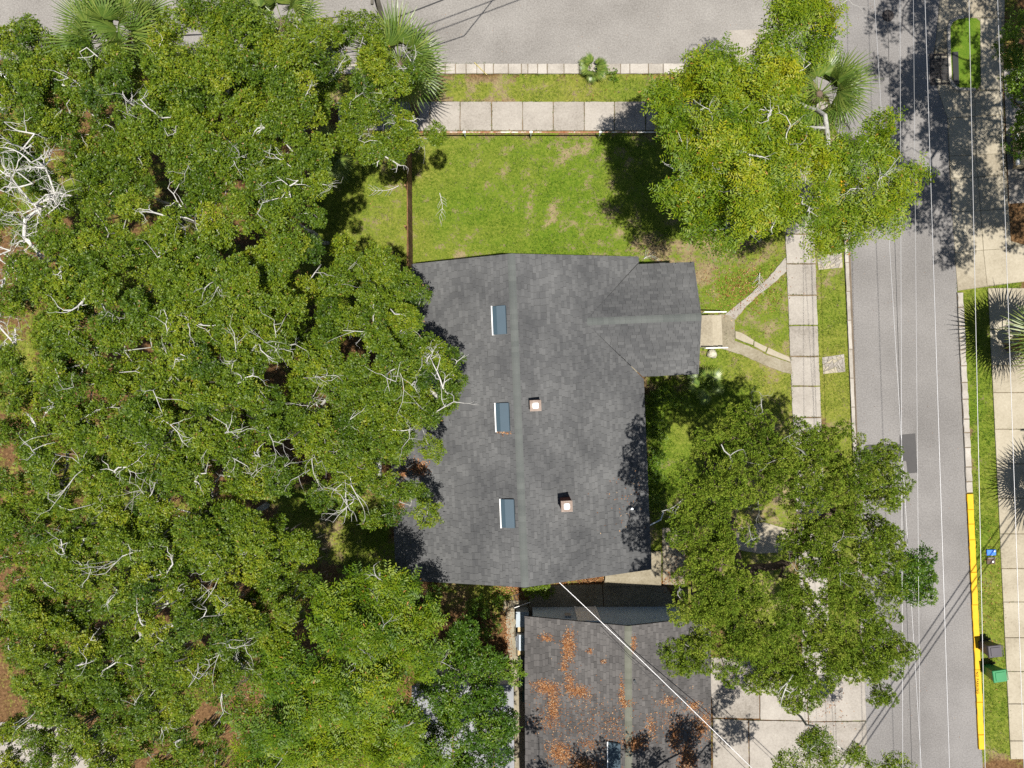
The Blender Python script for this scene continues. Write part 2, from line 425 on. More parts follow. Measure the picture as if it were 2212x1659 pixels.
# roads
sheet('street', [(-1500, -1500), (2060, -1500), (2040, -60), (2036, 0), (2016, 120), (2018, 170), (2046, 255), (2051, 375), (2066, 600), (2078, 860), (2093, 1160), (2122, 1640), (2170, 2900),
                 (1915, 2900), (1872, 1600), (1845, 960), (1829, 540), (1822, 420), (1812, 300), (1790, 220), (1750, 165), (1700, 138), (900, 138), (0, 130), (-1500, 120)],
      ASPH_E, 0.006, label='grey asphalt street running past the house')
sheet('street_surface', [(-1500, -1500), (1798, -1500), (1797, -40), (1793, 120), (1801, 228), (1790, 219), (1750, 164), (1700, 137.6), (900, 137.6), (0, 129.6), (-1500, 119.6)], ASPH_N, 0.010, thick=0.05, label='paler asphalt of the cross street')
sheet('street_patch', [(1575, 66), (1640, 63), (1700, 62), (1700, 136), (1578, 136)], CONC, 0.014, thick=0.02, label='pale concrete patch in the cross street')
sheet('asphalt_patch', [(1869, 961), (1943, 959), (1943, 939), (1977, 936), (1982, 1021), (1960, 1023), (1957, 996), (1869, 998)], ASPH_P, 0.011, thick=0.02, label='dark repair patch in the asphalt', rough=0.012)
# gutter stains along the street
sheet('gutter_stain', [(1831, 545), (1837, 545), (1853, 960), (1845, 960)], plain('gutter_dirt', (0.12, 0.095, 0.07), 0.95, 0.1, 0, 0.3), 0.0095, thick=0.02, hard=False, label='dirt collected in the gutter')


def clip(poly, a, b, c):
    """keep the part of poly with a*u+b*v<=c"""
    out = []; n = len(poly)
    for i in range(n):
        p, q = poly[i], poly[(i + 1) % n]; dp = a * p[0] + b * p[1] - c; dq = a * q[0] + b * q[1] - c
        if dp <= 0: out.append(p)
        if (dp < 0 < dq) or (dq < 0 < dp):
            t = dp / (dp - dq); out.append((p[0] + (q[0] - p[0]) * t, p[1] + (q[1] - p[1]) * t))
    return out


def slab(poly, z, mat_, parent, name='slab', th=0.1, bev=0.012, amp=0.012, tilt=0.006):
    HARD.append(poly)
    c = np.mean(np.array(poly), 0); pl = rough_edge([(p[0] - c[0], p[1] - c[1]) for p in poly], 0.2, amp)
    o = MB().prism(pl, -th, 0, bev).build(name, mat_, parent, loc=(c[0], c[1], z))
    o.rotation_euler = (random.uniform(-tilt, tilt), random.uniform(-tilt, tilt), 0)
    return o


def lerp(a, b, t): return (a[0] + (b[0] - a[0]) * t, a[1] + (b[1] - a[1]) * t)


def strip(name, A0, A1, B0, B1, cuts, gap, z, mat_, label, piece='slab', bed=True, amp=0.012, th=0.1, bev=0.012, bedmat=None):
    """a paved strip between two survey lines A and B, cut into pieces at the given fractions"""
    root = empty(name, kind='structure', label=label)
    if bed:
        MB().prism(GP([A0, A1, B1, B0]), z - 0.14, z - 0.045).build('bed', bedmat or DIRT, root)
    for i in range(len(cuts) - 1):
        a = cuts[i] + gap; b = cuts[i + 1] - gap
        slab(GP([lerp(A0, A1, a), lerp(A0, A1, b), lerp(B0, B1, b), lerp(B0, B1, a)]), z + random.uniform(-0.006, 0.008), mat_, root, piece, th, bev, amp)
    return root


JOINTS = []                    # lines where weeds grow
cuts_n = [(x - 730) / (1790 - 730.0) for x in (730, 797, 863, 929, 994, 1062, 1129, 1195, 1262, 1327, 1394, 1460, 1527, 1593, 1660, 1725, 1790)]
strip('sidewalk', (730, 220), (1790, 220), (730, 282), (1790, 282), cuts_n, 0.0007, 0.03, CONC, 'worn concrete slabs of the sidewalk along the cross street')
for x in (797, 863, 929, 994, 1062, 1129, 1195, 1262, 1327, 1394): JOINTS.append(((x, 220), (x + 1, 282)))
JOINTS += [((900, 283), (1480, 284)), ((900, 219), (1480, 219))]
ys = [300, 316, 380, 443, 506, 570, 638, 703, 770, 834, 902, 967, 1032, 1097, 1162, 1227, 1292, 1357, 1422, 1478]
cuts_e = [(y - 300) / (1478 - 300.0) for y in ys]
strip('sidewalk', (1688, 300), (1735, 1478), (1751, 300), (1795, 1478), cuts_e, 0.0011, 0.03, CONC, 'worn concrete slabs of the sidewalk along the side street')
for y in ys: JOINTS.append(((1688 + (y - 300) * 0.04, y), (1751 + (y - 300) * 0.0375, y - 2)))
JOINTS += [((1695, 500), (1716, 960)), ((1759, 500), (1776, 960))]
# cross street kerb, split unevenly and cracked
ck = [700, 742, 780, 822, 861, 905, 942, 962, 984, 1007, 1030, 1046, 1066, 1098, 1126, 1140, 1161, 1182, 1218, 1251, 1272, 1299, 1340, 1360, 1400, 1432, 1478, 1520, 1562, 1604, 1640]
kr = strip('kerb', (700, 138.5), (1640, 138.5), (700, 160), (1640, 160), [(c - 700) / 940.0 for c in ck], 0.0006, 0.085, KERB, 'pale kerb stones edging the cross street', 'kerb_stone', amp=0.01, th=0.2, bev=0.02)
for c in ck: JOINTS.append(((c, 139), (c, 160)))
JOINTS += [((920, 161), (1480, 161)), ((930, 138), (1060, 138))]
# side street kerb on the house side
yk = list(np.linspace(505, 1440, 16))
strip('kerb', (1821.5, 505), (1860, 1440), (1829, 505), (1868, 1440), [(y - 505) / 935.0 for y in yk], 0.0006, 0.10, KERB, 'narrow kerb on the house side of the side street', 'kerb_stone', amp=0.008, th=0.2, bev=0.02)
# far kerb: bare pieces, then yellow
yk = [632, 664, 706, 731, 756, 790, 826, 862, 905, 934, 966, 1008, 1040, 1064]
strip('kerb', (2066, 632), (2086, 1064), (2078, 632), (2099, 1064), [(y - 632) / 432.0 for y in yk], 0.0022, 0.11, KERB, 'broken pale kerb pieces across the side street', 'kerb_stone', amp=0.02, th=0.2, bev=0.025)
yy = [1066, 1100, 1131, 1165, 1235, 1305, 1375, 1445, 1515, 1585, 1617]
yel = strip('kerb', (2086, 1066), (2112, 1617), (2099, 1066), (2124, 1617), [(y - 1066) / 551.0 for y in yy], 0.0008, 0.12, YELLOW, 'yellow painted kerb marked for no parking', 'kerb_stone', amp=0.012, th=0.2, bev=0.02)
strip('kerb', (1809, 300), (1820, 498), (1817, 300), (1828, 498), [0, .2, .4, .6, .8, 1], 0.002, 0.11, YELLOW, 'yellow painted kerb under the pecan tree', 'kerb_stone', amp=0.012, th=0.2, bev=0.02)


def text_mesh(body, size):
    c = bpy.data.curves.new('lettering', 'FONT'); c.body = body; c.size = size; c.extrude = 0.0008
    c.align_x = 'CENTER'; c.align_y = 'CENTER'; c.space_character = 1.15
    o = bpy.data.objects.new('lettering', c); col.objects.link(o)
    dg = bpy.context.evaluated_depsgraph_get(); me = bpy.data.meshes.new_from_object(o.evaluated_get(dg))
    bpy.data.objects.remove(o); return me


tm = text_mesh('NO PARKING', 0.17); tm.materials.clear(); tm.materials.append(INK)
lt = bpy.data.objects.new('lettering', tm); link(lt, yel); p = G(2111.5, 1475, 0.13); lt.location = (p[0], p[1], 0.1305); lt.rotation_euler = (0, 0, -math.pi / 2 + ROT)

# far sidewalk, driveways and aprons
sx = [(2134, 622), (2183, 1640), (2212, 622), (2262, 1640)]
cs = [622, 712, 790, 848, 927, 1002, 1076, 1153, 1228, 1300, 1377, 1450, 1520, 1600, 1640]
strip('sidewalk', sx[0], sx[1], sx[2], sx[3], [(c - 622) / 1018.0 for c in cs], 0.0006, 0.03, CONC_W, 'pale sidewalk along the far side of the side street', amp=0.004)
far = empty('driveway', kind='structure', label='shaded concrete driveway apron across the side street')
MB().prism(GP([(2036, -60), (2172, -60), (2166, 196), (2182, 520), (2215, 530), (2214, 608), (2070, 628), (2052, 375), (2046, 255), (2018, 170), (2018, 118)]), -.06, .012).build('bed', CONC_D, far)
for q in ([(2047, 257), (2105, 253), (2108, 335), (2051, 337)], [(2106, 253), (2166, 249), (2170, 331), (2109, 335)],
          [(2051, 338), (2108, 336), (2110, 382), (2053, 385)], [(2109, 336), (2170, 332), (2172, 376), (2111, 382)],
          [(2053, 387), (2111, 384), (2117, 455), (2057, 458)], [(2112, 384), (2172, 378), (2178, 451), (2118, 455)],
          [(2057, 459), (2117, 456), (2123, 540), (2062, 545)], [(2118, 456), (2178, 452), (2184, 536), (2124, 540)],
          [(2062, 546), (2123, 541), (2131, 618), (2068, 628)], [(2124, 541), (2184, 537), (2212, 530), (2214, 608), (2132, 617)]):
    slab(GP(q), 0.035, CONC_W, far, amp=0.004, tilt=0.003)
for q in ([(2018, 168), (2052, 178), (2066, 196), (2105, 198), (2105, 251), (2046, 255)], [(2106, 198), (2164, 196), (2166, 247), (2106, 251)], [(2117, 40), (2162, 40), (2164, 194), (2118, 194)],
          [(2036, -60), (2170, -60), (2168, 38), (2116, 38), (2070, 36), (2046, 52), (2020, 118), (2030, 0)], [(2018, 121), (2050, 118), (2050, 126), (2018, 128)]):
    slab(GP(q), 0.034, CONC_W, far, amp=0.004, tilt=0.002)
pad = sheet('parking_pad', [(2168, 150), (2500, 130), (2520, 420), (2180, 440)], CONC, 0.02, label='concrete pad at the neighbour across the side street')
sdrive = empty('driveway', kind='structure', label='concrete driveway slabs beside the neighbouring house')
for q in ([(1742, 1440), (1866, 1436), (1871, 1556), (1747, 1558)], [(1747, 1560), (1871, 1558), (1874, 1700), (1752, 1700)], [(1618, 1556), (1745, 1558), (1750, 1700), (1620, 1700)], [(1540, 1552), (1616, 1556), (1618, 1700), (1540, 1700)],
          [(1530, 1420), (1640, 1420), (1640, 1552), (1540, 1550)], [(1642, 1420), (1740, 1440), (1745, 1556), (1642, 1554)]):
    slab(GP(q), 0.03, CONC, sdrive, amp=0.006, tilt=0.003)
JOINTS += [((1747, 1559), (1871, 1557)), ((1746, 1445), (1751, 1650)), ((1545, 1552), (1745, 1559))]
# broken step-offs between sidewalk and street
for lab, q0 in (('cracked concrete landing in the grass strip near the pecan', [(1764, 552), (1818, 546), (1820, 578), (1768, 583)]), ('cracked concrete landing in the grass strip by the walkway', [(1776, 772), (1823, 765), (1826, 803), (1778, 808)])):
    root = empty('landing', kind='structure', label=lab)
    a, b, c, d = q0; frags = [[(0, 0), (1, 0), (1, 1), (0, 1)]]
    for _ in range(26):
        frags.sort(key=lambda q: -abs(sum(q[i][0] * q[(i + 1) % len(q)][1] - q[(i + 1) % len(q)][0] * q[i][1] for i in range(len(q)))))
        q = frags.pop(random.choice((0, 0, 1)) if len(frags) > 2 else 0); m_ = np.mean(np.array(q), 0); an = random.uniform(0, 3.14); nx, ny = math.cos(an), math.sin(an); cc = nx * m_[0] + ny * m_[1] + random.uniform(-.04, .04)
        for sg in (1, -1):
            w_ = clip(q, sg * nx, sg * ny, sg * cc - .004)
            if len(w_) >= 3: frags.append(w_)
    for q in frags:
        slab(GP([lerp(lerp(a, b, t), lerp(d, c, t), s_) for t, s_ in q]), 0.02 + random.uniform(-.006, .006), CONC_W if random.random() < .4 else CONC, root, 'fragment', bev=.006, amp=0.004, tilt=0.012)
# front walkway, in a Y
wk = empty('walkway', kind='structure', label='forked concrete walkway from the front steps to the sidewalk')
slab(GP([(1553, 678), (1575, 680), (1587, 690), (1587, 752), (1556, 752)]), 0.035, CONC_D, wk, amp=0.01, tilt=0.003)
slab(GP([(1566, 679), (1588, 662), (1624, 632), (1660, 600), (1697, 556), (1699, 586), (1668, 614), (1640, 636), (1612, 662), (1588, 690)]), 0.03, CONC, wk, amp=0.02, tilt=0.003)
slab(GP([(1559, 753), (1588, 736), (1618, 747), (1660, 768), (1709, 785), (1711, 809), (1680, 800), (1640, 784), (1600, 766)]), 0.032, CONC_D, wk, amp=0.02, tilt=0.003)
for q in ([(1588, 715), (1600, 718), (1628, 735), (1626, 746), (1588, 731)], [(1629, 736), (1657, 750), (1652, 761), (1628, 748)], [(1659, 751), (1705, 772), (1707, 782), (1654, 763)]):
    slab(GP(q), 0.05, CONC_W, wk, amp=0.012, tilt=0.004)
JOINTS += [((1588, 733), (1706, 783)), ((1568, 710), (1570, 745))]
# patio between the houses and the side path
pt = empty('patio', kind='structure', label='concrete patio and side path between the two houses')
for q in ([(1142, 1266), (1300, 1262), (1305, 1330), (1142, 1330)], [(1302, 1262), (1440, 1266), (1480, 1340), (1307, 1340)], [(1088, 1297), (1140, 1297), (1140, 1319), (1086, 1319)],
          [(1092, 1320), (1140, 1320), (1142, 1470), (1100, 1470)], [(1106, 1472), (1142, 1472), (1142, 1578), (1110, 1578)], [(1112, 1580), (1142, 1580), (1144, 1720), (1112, 1720)], [(1430, 1140), (1480, 1140), (1480, 1264), (1432, 1264)]):
    slab(GP(q), 0.03, CONC_D, pt, amp=0.006, tilt=0.002)
sheet('concrete_path', [(1590, 1140), (1650, 1128), (1730, 1150), (1732, 1190), (1640, 1196), (1592, 1186)], CONC_W, 0.02, label='concrete path under the cedar', rough=0.02)
sheet('driveway', [(-200, 1560), (140, 1560), (260, 1640), (260, 1900), (-200, 1900)], CONC, 0.02, label='grey driveway beneath the oaks')

# ------------------------------------------------------------------ houses
SLOPE = 0.35


def basis(ang): return np.array([math.cos(ang), math.sin(ang)])


def clip_convex(poly, conv):
    n = len(conv); ar = sum(conv[i][0] * conv[(i + 1) % n][1] - conv[(i + 1) % n][0] * conv[i][1] for i in range(n))
    s = 1 if ar > 0 else -1
    for i in range(n):
        p, q = conv[i], conv[(i + 1) % n]; ex, ey = q[0] - p[0], q[1] - p[1]
        poly = clip(poly, s * ey, -s * ex, s * (ey * p[0] - ex * p[1]))
        if len(poly) < 3: return []
    return poly


def shingle_plane(O, U, Vv, pieces, out, whole, seed, tw=0.305, ex=0.145, th=0.012):
    """lays rows of shingle tabs over the plane O+u*U+v*Vv (v runs up the slope); pieces are convex outlines in (u,v)"""
    r = random.Random(seed); O, U, Vv = map(np.array, (O, U, Vv)); N = np.cross(U, Vv); N /= np.linalg.norm(N)
    us = [p[0] for q in pieces for p in q]; vv = [p[1] for q in pieces for p in q]
    u0, u1, v0, v1 = min(us), max(us), min(vv), max(vv); k = 0; v = v0
    while v < v1:
        u = u0 - r.uniform(0, tw) - (tw / 2 if k % 2 else 0)
        while u < u1:
            w = tw * r.choice((1, 1, 1, 1, 0.86, 1.12)); t = r.random()
            rect = [(u + .005, v), (u + w - .005, v), (u + w - .005, v + ex), (u + .005, v + ex)]
            th2 = th * r.uniform(0.7, 1.5); dv = r.uniform(-.010, .010)
            for pc in pieces:
                q = clip_convex(rect, pc)
                if len(q) < 3: continue
                full = len(q) == 4 and abs(abs(sum(q[i][0] * q[(i + 1) % 4][1] - q[(i + 1) % 4][0] * q[i][1] for i in range(4))) / 2 - (w - .010) * ex) < 1e-6
                if full and w == tw:
                    whole.append((O + U * u + Vv * (v + dv), U, Vv, N, t)); continue
                n = len(q); top = []; bot = []
                for a, b in q:
                    f = 1 - (b - v) / ex
                    base = O + U * a + Vv * (b + dv * (f > .5)); top.append(base + N * (th2 * (0.15 + f))); bot.append(base)
                i0 = len(out['v']); out['v'] += top + bot
                out['f'].append(tuple(range(i0, i0 + n))); out['t'].append(t)
                for i in range(n):
                    j = (i + 1) % n; out['f'].append((i0 + i, i0 + n + i, i0 + n + j, i0 + j)); out['t'].append(t)
            u += w
        v += ex; k += 1


def finish_roof(roof, out, whole, mat_, keep, tw=0.305, ex=0.145, th=0.012):
    """the `keep` best seen whole tabs become objects, the others join the cut ones in one part"""
    whole.sort(key=lambda a: -a[0][2]); r = random.Random(3)
    g = .005
    sv = [(g, 0, th * 1.15), (tw - g, 0, th * 1.15), (tw - g, ex, th * .15), (g, ex, th * .15), (g, 0, 0), (tw - g, 0, 0), (tw - g, ex, 0), (g, ex, 0)]
    sf = [(0, 1, 2, 3), (0, 4, 5, 1), (1, 5, 6, 2), (3, 7, 4, 0)]
    me = mesh('shingle', sv, sf, mat_)
    a = me.attributes.new('tint', 'FLOAT', 'FACE'); a.data.foreach_set('value', [0.5] * len(sf))
    for i, (o, U, Vv, N, t) in enumerate(whole):
        if i < keep:
            ob = bpy.data.objects.new('shingle', me); link(ob, roof)
            ob.matrix_local = Matrix(((U[0], Vv[0], N[0], o[0]), (U[1], Vv[1], N[1], o[1]), (U[2], Vv[2], N[2], o[2]), (0, 0, 0, 1)))
        else:
            i0 = len(out['v']); s = r.uniform(.7, 1.5)
            out['v'] += [o + U * x + Vv * y + N * z * s for x, y, z in sv]
            for f in sf: out['f'].append(tuple(k + i0 for k in f)); out['t'].append(t)
    o = obj('shingles', out['v'], out['f'], mat_, roof, kind='stuff')
    at = o.data.attributes.new('tint', 'FLOAT', 'FACE'); at.data.foreach_set('value', np.array(out['t'], np.float32))


def ridge_caps(roof, a, b, mat_, r=0.17, L=0.24, drop=0.06):
    a, b = np.array(a, float), np.array(b, float); d = b - a; T = np.linalg.norm(d); d /= T; n = int(T / L)
    s = np.cross(d, (0, 0, 1)); s /= np.linalg.norm(s); up = np.cross(s, d)
    prof = [(-r, -drop), (-r * .5, -drop * .35), (0, 0), (r * .5, -drop * .35), (r, -drop)]
    v = []
    for t, h in ((0, 0.018), (L * 1.02, 0.008)):
        for x, z in prof: v.append((t, x, z + h))
    for x, z in prof: v.append((0, x, z))
    f = [(i, i + 5, i + 6, i + 1) for i in range(4)] + [(i, i + 1, i + 11, i + 10) for i in range(4)]
    me = mesh('ridge_cap', v, f, mat_, False)
    for i in range(n):
        p = a + d * (i * T / n)
        ob = bpy.data.objects.new('ridge_cap', me); link(ob, roof)
        ob.matrix_local = Matrix(((d[0], s[0], up[0], p[0]), (d[1], s[1], up[1], p[1]), (d[2], s[2], up[2], p[2] + random.uniform(0, .006)), (0, 0, 0, 1)))


# --- main house in its own turned frame: X east, Y north, origin under the ridge middle
HX, HY = 0.27, -1.62           # plan centre of the ridge line
house = empty('house', (HX, HY, 0), ROT, label='grey shingled bungalow with a gabled front porch', cat='house')
RZ = 5.72; YN, YS = 7.36, -7.33; XE, XW, XWN = 5.98, -6.02, -4.62; YJ = 0.3     # ridge height, gable ends, eaves, jog
zr = lambda x: RZ - SLOPE * abs(x)
PY0, PY1, PYR, PXE = 1.73, 7.0, 4.33, 8.55  # porch gable
PZR = RZ - SLOPE * 3.22                      # porch ridge height
PXA = 3.22
pz = lambda y: PZR - SLOPE * abs(y - PYR)
walls = MB()
wz = 3.2
walls.prism([(XWN + .5, YJ + .3), (XWN + .5, YN - .45), (XE - .5, YN - .45), (XE - .5, YS + .45), (XW + .5, YS + .45), (XW + .5, YJ + .3)], 0.0, wz)
# gable triangles
for y, s in ((YN - .45, 1), (YS + .45, -1)):
    xw = XWN if s > 0 else XW
    walls.add([(xw + .5, y, wz), (XE - .5, y, wz), (XE - .5, y, zr(XE - .5) - .06), (0, y, RZ - .06), (xw + .5, y, zr(xw + .5) - .06), (xw + .5, y - s * .3, wz), (XE - .5, y - s * .3, wz), (XE - .5, y - s * .3, zr(XE - .5) - .06), (0, y - s * .3, RZ - .06), (xw + .5, y - s * .3, zr(xw + .5) - .06)],
              [(0, 1, 2, 3, 4), (9, 8, 7, 6, 5), (0, 4, 9, 5), (1, 6, 7, 2)])
walls.build('wall', WALLWHITE, house)
porch = MB()
porch.box(((XE + PXE) / 2 - .15, (PY0 + PY1) / 2, .36), (PXE - XE - .1, PY1 - PY0 - .5, .72))
porch.build('porch_floor', CONC_D, house)
for y in (PY0 + .4, PY0 + 1.7, PY1 - 1.7, PY1 - .4):
    MB().box((PXE - .45, y, 2.0), (.2, .2, 2.6)).build('porch_column', WHITE, house)
roof = obj('roof', [], [], ROOFDECK, house)
rb = MB(); T = .10


def deck(poly):
    n = len(poly); rb.add([tuple(p) for p in poly] + [(p[0], p[1], p[2] - T) for p in poly], [tuple(range(n)), tuple(range(2 * n - 1, n - 1, -1))] + [(i, n + i, n + (i + 1) % n, (i + 1) % n) for i in range(n)])


e = .002
deck([(0, YN, RZ), (0, YS, RZ), (XE, YS, zr(XE)), (XE, PY0 - .12, zr(XE)), (PXA, PYR, PZR), (XE, PY1 + .04, zr(XE)), (XE, YN, zr(XE))][::-1])
deck([(0, YS, RZ), (0, YN, RZ), (XWN, YN, zr(XWN)), (XWN, YJ, zr(XWN)), (XW, YJ, zr(XW)), (XW, YS, zr(XW))][::-1])
deck([(PXA, PYR, PZR), (PXE, PYR, PZR), (PXE, PY1, pz(PY1)), (XE, PY1, pz(PY1))])
deck([(PXE, PYR, PZR), (PXA, PYR, PZR), (XE, PY0, pz(PY0)), (PXE, PY0, pz(PY0))])
roof.data = mesh('roof', rb.v, rb.f, ROOFDECK)
out = {'v': [], 'f': [], 't': []}; whole = []
sl = math.hypot(1, SLOPE); LIFT = 0.012
# east slope: v from the eave up
Ve = np.array((-1, 0, SLOPE)) / sl; Oe = np.array((XE, 0, zr(XE) + LIFT)); LE = XE * sl
va = (XE - PXA) * sl
shingle_plane(Oe, (0, 1, 0), Ve, [[(PYR, va), (PY1 + .12, 0), (YN, 0), (YN, LE), (PYR, LE)], [(YS, 0), (PY0 - .12, 0), (PYR, va), (PYR, LE), (YS, LE)]], out, whole, 1)
Vw = np.array((1, 0, SLOPE)) / sl; Ow = np.array((XW, 0, zr(XW) + LIFT)); LW = -XW * sl; vj = (XWN - XW) * sl
shingle_plane(Ow, (0, -1, 0), Vw, [[(-YN, vj), (-YJ, vj), (-YJ, LW), (-YN, LW)], [(-YJ, 0), (-YS, 0), (-YS, LW), (-YJ, LW)]], out, whole, 2)
# porch slopes
Vn = np.array((0, -1, SLOPE)) / sl; On = np.array((0, PY1, pz(PY1) + LIFT)); LN = (PY1 - PYR) * sl
shingle_plane(On, (-1, 0, 0), Vn, [[(-PXE, 0), (-XE + .06, 0), (-PXA, LN), (-PXE, LN)]], out, whole, 3)
Vs = np.array((0, 1, SLOPE)) / sl; Os = np.array((0, PY0, pz(PY0) + LIFT)); LS = (PYR - PY0) * sl
shingle_plane(Os, (1, 0, 0), Vs, [[(XE - .06, 0), (PXE, 0), (PXE, LS), (PXA, LS)]], out, whole, 4)
finish_roof(roof, out, whole, SHINGLE, 300)
ridge_caps(roof, (0, YS, RZ + .02), (0, YN, RZ + .02), SHING_RIDGE)
ridge_caps(roof, (PXE, PYR, PZR + .02), (PXA + .1, PYR, PZR + .02), SHING_RIDGE)


def skylight(x, y, hgt=.13):
    """low raised roof hatch: white kerb on its lower side, slate coloured lid in two steps"""
    s = empty('roof_vent', (x, y, zr(x)), parent=house)
    s.rotation_euler = (0, -math.atan(SLOPE), 0)
    MB().box((0, 0, hgt / 2), (.60, 1.24, hgt)).build('kerb_box', SLATEDARK, s)
    MB().box((.10, 0, hgt + .018), (.42, 1.26, .034)).build('lid', SLATEPANEL, s)
    MB().box((-.21, 0, hgt + .006), (.20, 1.25, .010)).build('flashing', SLATEDARK, s)
    MB().box((-.335, 0, hgt / 2 + .02), (.045, 1.30, hgt + .04)).build('edge_board', WHITE, s)
    return s


for (u, v) in ((1081, 692), (1088, 901), (1099, 1108)):
    p = G(u, v, 5.5); d = p[:2] - np.array((HX, HY)); c, s_ = math.cos(-ROT), math.sin(-ROT)
    skylight(d[0] * c - d[1] * s_, d[0] * s_ + d[1] * c)


def chimney(u, v, h):
    p = G(u, v, 5.2); d = p[:2] - np.array((HX, HY)); c, s_ = math.cos(-ROT), math.sin(-ROT)
    x, y = d[0] * c - d[1] * s_, d[0] * s_ + d[1] * c; z = zr(x)
    ch = empty('chimney', (x, y, z), parent=house)
    b = .225; g = .006; hb = .075; n = int((h + .3) / hb)
    MB().box((0, 0, h / 2 - .15), (2 * b - .02, 2 * b - .02, h + .28)).build('stack', plain('mortar_joint', (0.16, 0.13, 0.11), 0.95, 0.1), ch)
    bl = 2 * b / 2 - g; me1 = MB().box((0, 0, 0), (bl, .06, hb - .01)).v; bm = mesh('brick', me1, MB().box((0, 0, 0), (1, 1, 1)).f, BRICK)
    for k in range(n):
        z0 = -.3 + (k + .5) * hb
        for side in range(4):
            for j in (-.5, .5):
                o = bpy.data.objects.new('brick', bm); link(o, ch); a = side * math.pi / 2
                lx, ly = j * b * (1 if k % 2 else .92), -b + .022; o.location = (lx * math.cos(a) - ly * math.sin(a), lx * math.sin(a) + ly * math.cos(a), z0); o.rotation_euler = (0, 0, a)
    cr = MB()
    for sx_, sy_, wx, wy in ((0, -.17, .5, .14), (0, .17, .5, .14), (-.18, 0, .14, .2), (.18, 0, .14, .2)):
        cr.box((sx_, sy_, h + .02), (wx, wy, .07))
    cr.build('crown', CHIMCAP, ch)
    MB().prism([(.13 * math.copysign(abs(math.cos(a)) ** .35, math.cos(a)), .13 * math.copysign(abs(math.sin(a)) ** .35, math.sin(a))) for a in np.linspace(0, 2 * math.pi, 20, endpoint=False)], h - .05, h + .10, .015).build('flue_cover', WHITE, ch)


chimney(1155.5, 875, .58); chimney(1221, 1086, 1.05)
# plumbing vent and gutter downpipe on the east side
MB().tube([(5.1, -4.35, zr(5.1) - .05), (5.1, -4.35, zr(5.1) + .25)], .05, 10).build('vent_pipe', STEEL, house)
MB().tube([(5.95, -5.35, 3.35), (6.6, -5.1, 3.2), (6.75, -4.75, 3.15)], .035, 8).build('downpipe', STEEL, house)
# front steps with two handrails
st = empty('front_steps', tuple(G(1540, 716)), ROT, label='three worn concrete front steps with white handrails', cat='steps')
for i in range(3):
    MB().box((-.55 + .28 * (i + 1) / 2 * 0 - .29 * (2 - i) * .0 - .145 * (2 - i), 0, .09 + .18 * (2 - i) * .5 + .0), (.92 - .29 * (2 - i) + 0.0, 1.62 - .01 * (2 - i), .18 * (3 - i) + .0)) if False else None
    x1 = .42 - .29 * i
    MB().box(((x1 - .9) / 2, 0, .09 + .18 * i), (x1 + .9, 1.64 - .006 * i, .18 - .004)).build('step', CONC_W, st)
for y in (.92, -.90):
    r_ = MB(); r_.tube([(-.75, y, 1.25), (.0, y, 1.0), (.45, y, .82), (.50, y, .80)], .032, 8)
    r_.tube([(.42, y, .84), (.42, y, .02)], .022, 8); r_.tube([(-.7, y, 1.22), (-.7, y, .4)], .022, 8)
    r_.build('handrail', WHITE, st, smooth=True)
# corner steps at the back door
bs = empty('corner_steps', tuple(G(1366, 1240)), 0, label='wraparound concrete corner steps at the back of the bungalow', cat='steps')
for i in range(5):
    zt = .16 * (i + 1); a = G(1305 + .5 * i, 1264 - 11.9 * i, 0); b = G(1427 - 11.9 * i, 1190, 0); o0 = G(1366, 1240)
    w_ = b[0] - a[0]; h_ = b[1] - a[1]
    MB().box(((a[0] + b[0]) / 2 - o0[0], (a[1] + b[1]) / 2 - o0[1], zt - .08), (w_, h_, .156)).build('step', CONC_D, bs)

# --- neighbouring house to the south
H2 = G(1357, 1352, 4.4); nb = empty('house', (H2[0], H2[1], 0), 0.004, label='pale blue neighbouring house with leaf littered brown grey roof', cat='house')
R2 = 4.4; S2 = 0.305; X2W, X2E, Y2 = -4.72, 4.12, -13.0
z2 = lambda x: R2 - S2 * abs(x)
w2 = MB(); w2.prism([(X2W + .45, -.5), (X2E - .45, -.5), (X2E - .45, Y2), (X2W + .45, Y2)], 0, 2.86)
w2.add([(X2W + .45, -.5, 2.86), (X2E - .45, -.5, 2.86), (X2E - .45, -.5, z2(X2E - .45) - .05), (0, -.5, R2 - .05), (X2W + .45, -.5, z2(X2W + .45) - .05), (X2W + .45, -.8, 2.86), (X2E - .45, -.8, 2.86), (X2E - .45, -.8, z2(X2E - .45) - .05), (0, -.8, R2 - .05), (X2W + .45, -.8, z2(X2W + .45) - .05)], [(4, 3, 2, 1, 0), (5, 6, 7, 8, 9), (5, 9, 4, 0), (1, 2, 7, 6)])
w2.build('wall', WALLBLUE, nb)
roof2 = obj('roof', [], [], ROOFDECK, nb); rb = MB()
deck([(0, 0, R2), (0, Y2, R2), (X2E, Y2, z2(X2E)), (X2E, 0, z2(X2E))][::-1]); deck([(0, Y2, R2), (0, 0, R2), (X2W, 0, z2(X2W)), (X2W, Y2, z2(X2W))][::-1])
roof2.data = mesh('roof', rb.v, rb.f, ROOFDECK)
s2 = math.hypot(1, S2); out = {'v': [], 'f': [], 't': []}; whole = []
shingle_plane((X2E, 0, z2(X2E) + LIFT), (0, 1, 0), np.array((-1, 0, S2)) / s2, [[(-10.5, 0), (0, 0), (0, X2E * s2), (-10.5, X2E * s2)]], out, whole, 5)
shingle_plane((X2W, 0, z2(X2W) + LIFT), (0, -1, 0), np.array((1, 0, S2)) / s2, [[(0, 0), (10.5, 0), (10.5, -X2W * s2), (0, -X2W * s2)]], out, whole, 6)
whole = [w for w in whole if w[0][1] > -9] + [w for w in whole if w[0][1] <= -9]
finish_roof(roof2, out, whole, SHING_S, 300)
